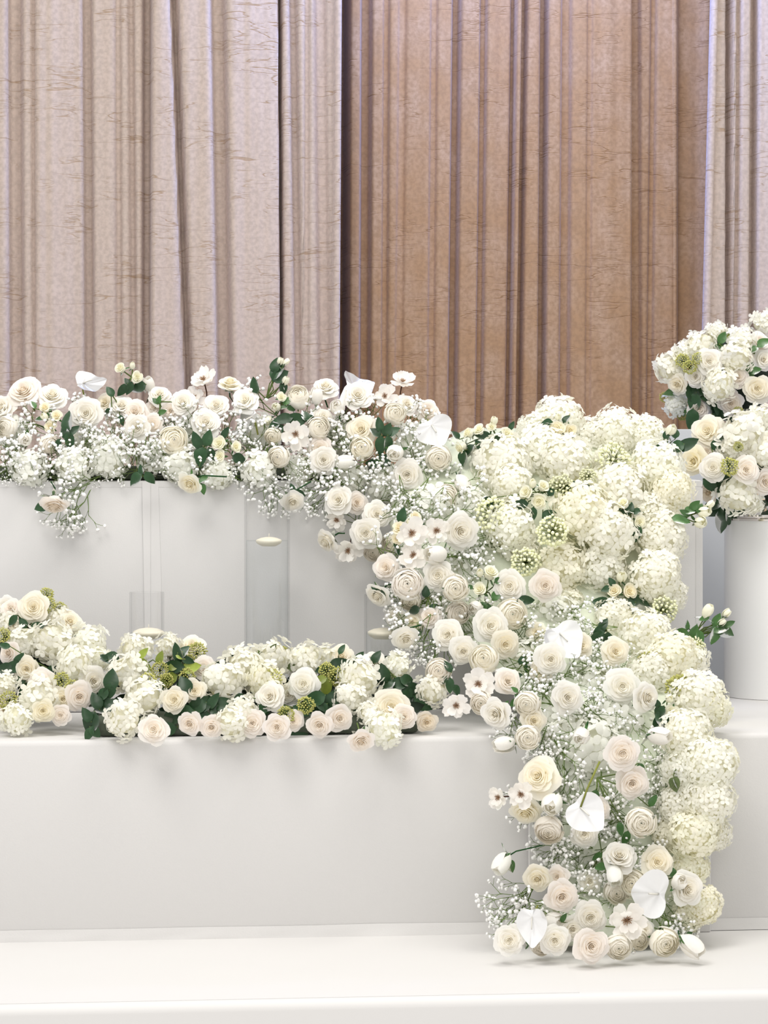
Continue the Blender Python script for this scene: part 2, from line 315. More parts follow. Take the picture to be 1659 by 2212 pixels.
sb.lathe([(0, .16), (.06, .12), (.07, .04)], 8)
STAMEN = sb.mesh('stamens', M['brown'])
def heart():
    def fn(u, v):
        a = math.pi * u; t = a
        x = 16 * math.sin(t) ** 3 / 16.5; y = (13 * math.cos(t) - 5 * math.cos(2 * t) - 2 * math.cos(3 * t) - math.cos(4 * t)) / 16.5
        cx_, cy_ = math.sin(t), math.cos(t) * .98; k_ = .52; x = x * (1 - k_) + cx_ * k_; y = y * (1 - k_) + (cy_ - .12) * k_
        x *= v * 1.02; y = .28 + (y - .28) * v
        return Vector((x, -y + .1, .16 * (x * x + y * y) - .1 * v * math.cos(3 * a) * v + .03 * math.sin(9 * a) * v))
    v, f = grid(fn, 36, 6); return v, f
SPATHE = mesh('spathe', *heart(), M['waxy'])
SPADIX = MB().tube([(0, -.18, .0), (0, -.05, .10), (0, .2, .22), (0, .34, .26)], .05, .035, 8).mesh('spadix', M['waxy'])
# hydrangea
def floret():
    b = MB()
    for k in range(4):
        q = Quaternion((0, 0, 1), k * math.pi / 2 + .1 * (k % 2)); z = .0 if k % 2 else .03
        p = [(.02, 0, 0), (.32, -.30, .05), (.36, 0, .10), (.32, .30, .05), (.70, -.38, .10), (.68, 0, .13), (.70, .38, .10), (.95, -.20, .05), (.99, .0, .0), (.95, .20, .05)]
        b.add([q @ (Vector(x) + Vector((0, 0, z))) for x in p], [(0, 1, 2), (0, 2, 3), (1, 4, 5, 2), (2, 5, 6, 3), (4, 7, 8, 5), (5, 8, 9, 6)])
    b.add([(.09, 0, .09), (-.05, .08, .09), (-.05, -.08, .09), (0, 0, .16)], [(0, 1, 3), (1, 2, 3), (2, 0, 3)])
    return b.mesh('floret', M['petal'])
FLO = floret()
def ball(r, sz=1.0, sub=2, rough=0.06, seed=0):
    bm = bmesh.new(); bmesh.ops.create_icosphere(bm, subdivisions=sub, radius=r)
    for v in bm.verts: v.co *= 1 + rough * noise.noise(v.co.normalized() * 3 + Vector((seed, 0, 0))); v.co.z *= sz
    me = bpy.data.meshes.new('ball'); bm.to_mesh(me); bm.free(); me.polygons.foreach_set('use_smooth', [True] * len(me.polygons)); return me
CORE = ball(.78, .9); CORE.materials.append(M['petal'])
def head_layout(n, fs, lim, rg, irr=1.0):
    out = []
    N = int(n / ((1 - math.cos(lim)) / 2))
    for i in range(n):
        z = 1 - 2 * (i + .5) / N; r = math.sqrt(max(0, 1 - z * z)); a = i * 2.39996
        d = Vector((r * math.cos(a), r * math.sin(a), z)); rad = 1 + irr * rg.uniform(-.13, .06) + .13 * irr * noise.noise(d * 1.7 + Vector((n, 0, 0)))
        jj = .35 + .12 * irr; nn = (d + Vector((rg.uniform(-jj, jj), rg.uniform(-jj, jj), rg.uniform(-jj, jj)))).normalized()
        out.append((d * (rad - .06), nn.to_track_quat('Z', 'Y') @ Quaternion((0, 0, 1), rg.uniform(0, 6)), fs * rg.uniform(.85, 1.15)))
    return out
HEADS = {'big': [head_layout(112, .20, 1.95, rg) for _ in range(4)], 'small': [head_layout(48, .35, 2.0, rg, 2.2) for _ in range(4)], 'loose': [head_layout(34, .40, 1.9, rg) for _ in range(2)]}
# baby's breath
def gyp(seed):
    rg = random.Random(seed); sm = MB(); bl = MB(); tips = []
    def grow(p, d, L, lev, r):
        q = p + d * L * .5 + Vector((rg.uniform(-.04, .04), rg.uniform(-.04, .04), 0)) * L; e = p + d * L
        sm.tube([p, q, e], r, r * .7, 3)
        if lev == 0: tips.append((e, d)); return
        for k in range(3 if lev > 2 else rg.choice((2, 2, 3))):
            ax = d.orthogonal().normalized(); ax.rotate(Quaternion(d, k * 2.1 + rg.uniform(0, 1))); nd = (d + ax * rg.uniform(.45, .95)).normalized()
            grow(e if k else p + d * L * .75, nd, L * rg.uniform(.55, .75), lev - 1, r * .75)
    for k in range(2):
        grow(Vector((0, 0, 0)), Vector((rg.uniform(-.35, .35), rg.uniform(-.35, .35), 1)).normalized(), .42, 3, .011)
    for e, d in tips:
        s = rg.uniform(.028, .043)
        for k in range(rg.choice((1, 1, 2))):
            bm = ball(s * (1 - .2 * k), .75, 1, .5, rg.uniform(0, 50))
            qd = d.to_track_quat('Z', 'Y'); off = e + Vector((rg.uniform(-1, 1), rg.uniform(-1, 1), rg.uniform(-1, 1))) * s * (.9 if k else .1)
            bl.add([qd @ v.co + off for v in bm.vertices], [tuple(p.vertices) for p in bm.polygons]); bpy.data.meshes.remove(bm)
    return sm.mesh('stems', M['stem']), bl.mesh('blossoms', M['puff'])
GYP = [gyp(s) for s in range(5)]
def beads(n, rb, seed, spike):
    rg = random.Random(seed); b = MB(); s = MB()
    for i in range(n):
        z = 1 - 1.5 * (i + .5) / n; r = math.sqrt(1 - z * z); a = i * 2.4; d = Vector((r * math.cos(a), r * math.sin(a), z)) * rg.uniform(.78, 1.05); d.z *= .8
        if i % 2 == 0: s.tube([(0, 0, -.5), d * .5, d], .025, .018, 3)
        m = ball(rb * rg.uniform(.7, 1.15), 1.5 if spike else 1, 1, .3, i); q = d.to_track_quat('Z', 'Y')
        b.add([q @ v.co + d for v in m.vertices], [tuple(p.vertices) for p in m.polygons]); bpy.data.meshes.remove(m)
    s.tube([(0, 0, -2.2), (.05, 0, -1.3), (0, 0, -.4)], .06, .05, 4)
    return b.mesh('buds', M['puff']), s.mesh('stems', M['stem'])
SEDUM = [beads(90, .10, s, True) for s in (1, 2)]; VIB = [beads(75, .12, s, False) for s in (5, 6)]
# ---------------------------------------------------------------- placing
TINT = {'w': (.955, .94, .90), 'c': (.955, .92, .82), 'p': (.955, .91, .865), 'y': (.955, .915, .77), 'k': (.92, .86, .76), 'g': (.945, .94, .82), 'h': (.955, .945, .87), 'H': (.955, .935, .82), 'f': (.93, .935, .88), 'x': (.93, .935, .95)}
WORD = {'w': 'white', 'c': 'cream', 'p': 'blush-white', 'y': 'pale yellow', 'k': 'beige', 'g': 'greenish cream', 'h': 'creamy white', 'H': 'cream-yellow', 'f': 'pale translucent', 'x': 'pure white'}
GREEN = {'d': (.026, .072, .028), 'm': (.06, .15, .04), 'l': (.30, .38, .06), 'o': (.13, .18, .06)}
KIND = {'r': ('rose', 'rose', 'flower'), 'n': ('cabbage_rose', 'round cabbage rose', 'flower'), 'b': ('rosebud', 'rosebud', 'flower'), 'a': ('anemone', 'loose-petalled flower', 'flower'),
        't': ('anthurium', 'heart-shaped anthurium', 'flower'), 'h': ('hydrangea', 'hydrangea head', 'flower'), 'j': ('hydrangea', 'hydrangea head', 'flower'), 'q': ('hydrangea', 'loose hydrangea head', 'flower'),
        'g': ('sedum_sprig', 'yellow-green sedum cluster', 'filler'), 'v': ('viburnum_sprig', 'green-budded viburnum cluster', 'filler'), 's': ('spray_rose', 'spray rose branch', 'flower'), 'l': ('leaf_sprig', 'leaf sprig', 'leaf')}
def lerp(tab, y):
    if y <= tab[0][0]: return tab[0][1]
    for (a, b), (c, d) in zip(tab, tab[1:]):
        if y <= c: return b + (d - b) * (y - a) / (c - a)
    return tab[-1][1]
ZONE = {'G': [(780, 6.52), (870, 6.46), (950, 6.39), (1020, 6.335), (1060, 6.32), (1300, 6.31)],
        'C': [(860, 6.47), (930, 6.40), (1030, 6.27), (1120, 6.20), (1300, 6.10), (1420, 5.95), (1520, 5.77), (1600, 5.69), (1750, 5.66), (1900, 5.62), (2000, 5.55), (2070, 5.46)],
        'H': [(860, 6.50), (930, 6.44), (1030, 6.30), (1120, 6.24), (1300, 6.20), (1400, 6.05), (1480, 5.90), (1560, 5.74), (1640, 5.68), (1900, 5.65), (2000, 5.63)],
        'E': [(1270, 6.12), (1380, 6.06), (1450, 5.98), (1530, 5.88), (1580, 5.82), (1600, 5.76)],
        'M': [(1270, 6.18), (1400, 6.10), (1480, 6.02), (1570, 5.90)]}
def depth(z, x, y):
    if z == 'U': r = ((x - 1585) / 165) ** 2 + ((y - 805) / 115) ** 2; return 7.2 - 0.15 * math.sqrt(max(0, 1 - r))
    if z == 'L': r = ((x - 1630) / 150) ** 2 + ((y - 1000) / 110) ** 2; return 6.60 - 0.14 * math.sqrt(max(0, 1 - r))
    return lerp(ZONE[z], y)
FLOOR = {'G': -9, 'C': 0.004, 'H': .004, 'E': BZ + .002, 'M': BZ + .002, 'U': -9, 'L': -9}
def facing(dx, dy): 
    k = math.sqrt(max(0.0, 1 - dx * dx - dy * dy)); return (RGT * dx + UP * dy - FWD * k).normalized()
def jit(c, a=.025): k = 1 + R.uniform(-a, a); return tuple(min(.97, x * k) for x in c)
def image_dir(deg, out=0.3): return (RGT * math.cos(math.radians(deg)) + UP * math.sin(math.radians(deg)) - FWD * out).normalized()
def bloom(par, kind, tint, loc=None, rot=None, s=None):
    """the petals of one rose as parts of par (or as sub-parts of one bloom part)"""
    if kind == 'o':
        o = put('bloom', R.choice(BLOOM['o']), par, loc, rot, s, tint); put('calyx', CAL['o'], o, color=GREEN['m']); return o
    put('bloom', R.choice(BLOOM[kind]), par, color=tint)
    n = {'r': 5, 'n': 4, 'b': 3}[kind]; a0 = R.uniform(0, 6)
    for i in range(n): put('petal', R.choice(GUARD[kind]), par, rot=Quaternion((0, 0, 1), a0 + i * 2 * math.pi / n + R.uniform(-.15, .15)), color=jit(tint, .02), scale=R.uniform(.95, 1.04))
    put('calyx', CAL[kind], par, color=jit(GREEN['m'], .3))
NB = 0
def plant(zone, line):
    global NB
    head, phrase = line.split('|'); tk = head.split(); k = tk[0]
    if k == 's': tk.insert(3, '0')
    x, y, d = float(tk[1]), float(tk[2]), float(tk[3])
    name, word, cat = KIND[k]; grp = None
    if '#' in phrase: phrase, grp = (s.strip() for s in phrase.split('#'))
    phrase = phrase.strip(); Y = depth(zone, x, y)
    if k in 'sl':
        tint = TINT[tk[4]] if k == 's' else None; gr = tk[5]; Y -= {'H': .072, 'C': .03, 'G': .02, 'U': -.01, 'L': .01}.get(zone, .035)
        P = W(x, y, Y); label = (WORD[tk[4]] + ' ' + word if k == 's' else {'d': 'dark green ', 'm': 'green ', 'l': 'lime green ', 'o': 'olive green '}[gr] + word) + ' ' + phrase
        r = root(name, P, label, cat, grp); px = mpp(Y); sb = MB(); toks = ' '.join(tk[6:]).split(';')
        for t_ in toks:
            q = t_.split()
            if not q: continue
            bx, by, bd = float(q[1]), float(q[2]), float(q[3]); Q = W(bx, by, Y - .01) - P
            mid = Q * .5 + Vector((R.uniform(-.006, .006), .012, R.uniform(-.006, .006)))
            if q[0] in 'ob':
                n = facing(max(-.8, min(.8, (bx - x) / 70 + R.uniform(-.2, .2))), max(-.7, min(.8, (y - by) / 70 + R.uniform(-.1, .4))))
                rot = n.to_track_quat('Z', 'Y') @ Quaternion((0, 0, 1), R.uniform(0, 6)); s = bd / 2 * px
                if q[0] == 'o': bloom(r, 'o', jit(tint), Q, rot, s)
                else:
                    b = put('bud', R.choice(BLOOM['b']), r, Q, rot, s * 1.15, jit(TINT['g'])); put('calyx', CAL['b'], b, color=jit(GREEN['m'], .3))
                Q = Q - n * s * .8
            else:
                g = GREEN[q[5]] if len(q) > 5 else GREEN[gr]; dr = image_dir(float(q[4]), R.uniform(-.05, .35)); L = bd * px
                up = (-FWD + UP * R.uniform(0, .6) + RGT * R.uniform(-.5, .5)); zz = (up - dr * up.dot(dr)).normalized(); yy = zz.cross(dr)
                m3 = Matrix((dr, yy, zz)).transposed()
                put('leaf', R.choice(LEAF[:3]), r, Q - dr * L * .5, m3.to_quaternion(), L * 1.05, jit(g, .3)); Q = Q - dr * L * .5
            sb.tube([(0, 0, 0), mid, Q], 2.0 * px, 1.3 * px, 4)
        put('stem', sb.mesh('stem', M['stem']), r, color=GREEN['o']); return
    dx, dy = float(tk[4]), float(tk[5]); tint = TINT[tk[6][0]]; Y -= 0.028 * (float(tk[6][1:]) if len(tk[6]) > 1 else 0)
    if k not in 'hjqgv': dx += R.uniform(-.12, .12); dy += R.uniform(-.1, .1)
    m_ = math.hypot(dx, dy)
    if m_ > .97: dx, dy = dx / m_ * .97, dy / m_ * .97
    n = facing(dx, dy); s = d / 2 * mpp(Y); P = W(x, y, Y); rot = n.to_track_quat('Z', 'Y') @ Quaternion((0, 0, 1), R.uniform(0, 6))
    if P.z - s * .9 < FLOOR[zone] and P.y > (BY if FLOOR[zone] > .1 else 0): P.z = FLOOR[zone] + s * .9
    label = (WORD[tk[6][0]] + ' ' + word if k not in 'gv' else word) + ' ' + phrase
    tint = jit(tint)
    if k in 'na': tint = tuple(a * .4 + b * .6 for a, b in zip(tint, (.965, .95, .91)))
    if k in 'rnb':
        s *= 1.07 if zone == 'C' else 1.0
        s *= 1.04 if k == 'r' else 1.07 if k == 'n' else 1.08
        r = root(name, P - n * s * .1, label, cat, grp, rot, s); bloom(r, k, tint)
        if len(tk) > 8:
            Q = W(float(tk[7]), float(tk[8]), Y + .02); inv = r.rotation_quaternion.inverted(); e = (inv @ (Q - r.location)) / s
            put('stem', MB().tube([(0, 0, -.8), Vector((0, 0, -1.5)) * .7 + e * .2, e], .07, .06).mesh('stem', M['stem']), r, color=GREEN['d'])
        else: put('stem', ST, r, color=GREEN['o'])
    elif k == 'a':
        r = root(name, P, label, cat, grp, rot, s)
        for i in range(11):
            t = i >= 6; q = Quaternion((0, 0, 1), i * 2 * math.pi / (5 if t else 6) + R.uniform(-.25, .25)) @ Quaternion((0, 1, 0), (-.32 if t else .05) + R.uniform(-.3, .2))
            put('petal', R.choice(ANP), r, (0, 0, .06 * t), q, (.78 if t else 1) * R.uniform(.82, 1.08), jit(tint, .03))
        put('stamens', STAMEN, r, color=(.34, .20, .11)).scale = (.85,) * 3
        if len(tk) > 8:
            e = (r.rotation_quaternion.inverted() @ (W(float(tk[7]), float(tk[8]), Y + .02) - P)) / s
            put('stem', MB().tube([(0, 0, 0), Vector((0, 0, -.5)) + e * .3, e], .05, .05).mesh('stem', M['stem']), r, color=(.06, .03, .02))
        else: put('stem', ST, r, (0, 0, .7), color=(.06, .03, .02))
    elif k == 't':                                     # dx, dy: facing; two more fields: direction of the tip in degrees, layer of stem
        tipd = image_dir(float(tk[7]), 0); yy = -(tipd - n * tipd.dot(n)).normalized(); yy = -yy
        m3 = Matrix((yy.cross(n), yy, n)).transposed(); r = root(name, P, label, cat, grp, m3.to_quaternion(), s)
        r.scale = (s * .74, s * 1.06, s) if 'narrow' in phrase else (s * 1.08, s * .96, s) if 'broad' in phrase or 'wide' in phrase else (s * .92, s * 1.02, s)
        put('spathe', SPATHE, r, color=TINT['x']); put('spadix', SPADIX, r, color=(.9, .88, .8))
        if len(tk) > 9: e = (r.rotation_quaternion.inverted() @ (W(float(tk[8]), float(tk[9]), Y - .01) - P)) / s
        else: e = Vector((0, -.6, -1.3))
        put('stem', MB().tube([(0, -.18, .01 if e.z > -.3 else -.02), Vector((0, -.3, -.1)) * .5 + e * .4, e], .045, .05).mesh('stem', M['stem']), r, color=(.25, .27, .07))
    elif k in 'hjq':
        r = root(name, P, label, cat, grp, rot, s); lay = HEADS[{'h': 'big', 'j': 'small', 'q': 'loose'}[k]]
        r.scale = (s, s, s * .9)
        put('flower_core', CORE, r, color=tuple(a * b for a, b in zip(tint, (.96, .95, .86))))
        for loc, q, fs in R.choice(lay): put('floret', FLO, r, loc, q, fs, jit(tint, .03))
        put('stem', ST, r, (0, 0, .1), color=GREEN['o'])
    elif k in 'gv':
        bm_, sm_ = R.choice(SEDUM if k == 'g' else VIB); r = root(name, P, label, cat, grp, rot, s * .92)
        put('buds', bm_, r, color=jit((.50, .50, .17) if k == 'g' else (.84, .85, .58), .12), kind='stuff'); put('stems', sm_, r, color=(.2, .25, .07))
def breath(zone, pts):
    for p in pts.split(','):
        q = [float(v) for v in p.split()]; x, y = q[0], q[1]; L = q[3] if len(q) > 3 else R.uniform(95, 125)
        ang = q[2] if len(q) > 2 and q[2] < 900 else R.uniform(0, 360); fwd = R.uniform(.05, .6)
        Y = depth(zone, x, y) + R.uniform(.015, .055); d = image_dir(ang, fwd); l = L * mpp(Y)
        if zone in 'G' and len(q) < 3: d = image_dir(R.uniform(20, 160), R.uniform(.2, .8))
        P = W(x, y, Y) - d * l * .55
        lm = min(LANDMARK, key=lambda m: (m[0] - x) ** 2 + (m[1] - y) ** 2)[2]
        r = root('babys_breath', P, "baby's breath sprig " + lm, 'filler', "baby's breath " + lm, d.to_track_quat('Z', 'Y') @ Quaternion((0, 0, 1), R.uniform(0, 6)), l)
        s_, b_ = R.choice(GYP); put('stems', s_, r, color=jit((.15, .22, .07), .3)); put('blossoms', b_, r, color=(.97, .965, .95), kind='stuff')
LANDMARK = [(float(a), float(b), c) for a, b, c in (t.split(' ', 2) for t in """25 990 drooping over the table edge at the picture edge
60 880 under the half transparent rose of the garland
110 1005 over the bare table edge above the head-down rose
150 950 around the tall narrow leaves of the garland
185 1005 on the table edge below the big full rose
245 945 between the big full rose and the tight trio
160 1100 hanging over the table front by the head-down rose
300 990 on the table edge above the hanging leaf pair
340 945 below the tight trio, next to the yellow cabbage rose
400 1000 above the rose fallen over the table edge
425 920 between yellow cabbage rose and oblique wide rose
460 1010 between the fallen rose and the tall vase
535 975 under the edge-on anthurium
590 1075 hanging upside down behind the tall vase
590 1010 touching the tall vase rim from above
655 955 beneath the open blossom over the tall vase
670 1020 fringing the table edge beside the overlapping pair
735 940 beside the oblique cream rose of the shoulder
760 1010 below the round yellow cabbage rose of the shoulder
790 890 under the rose clasped by an anthurium
890 950 between dark leaf fan and broad anthurium
900 1000 above the widest white rose
690 1075 reaching past the uppermost fringe rose
790 1060 above the big fringe rose
850 1065 below the widest white rose
760 1120 under the uppermost fringe rose
930 1095 between widest white rose and brown-eyed group
1000 1080 beside the cream cabbage rose at the hydrangea edge
1025 1180 beside the largest ruffled rose
850 1225 on the cascade edge above the short vase
880 1330 in the dark gap beside the short vase
950 1300 behind the pinched blush rose
1010 1215 under the largest ruffled rose
910 1395 tapering toward the bench below the slipping rose
1030 1360 in the heart of the rose belt
1140 1385 between the widest belt rose and the great anthurium
1220 1325 above the great anthurium
1140 1445 below the rose belt
1260 1455 under the rose of the great anthurium
1190 1540 around the neat symmetrical rose
1310 1440 beside the round cream rose of the hydrangea border
1310 1540 under the two big border roses
1390 1560 by the sharp-leaved spray
1130 1570 at the bench edge buds
1200 1620 just below the bench edge
1410 1630 beside the fullest rose of the bench front
1250 1690 above the hanging anthurium
1430 1690 beside the second rose in line of the bench front
1340 1750 between hanging anthurium and lone cabbage rose
1150 1730 beside the outer brown-eyed blossoms of the bench front
1330 1820 above the dome-shaped rose
1420 1800 beside the lone cabbage rose of the bench front
1210 1830 at the stem of the long-stemmed bud
1250 1890 in the shade of the floor cluster
1110 1955 spreading outward over the upright anthurium
1290 1925 in the heart of the floor cluster
1450 1995 under the wide anthurium
1340 2050 on the floor under the cascade""".splitlines())]
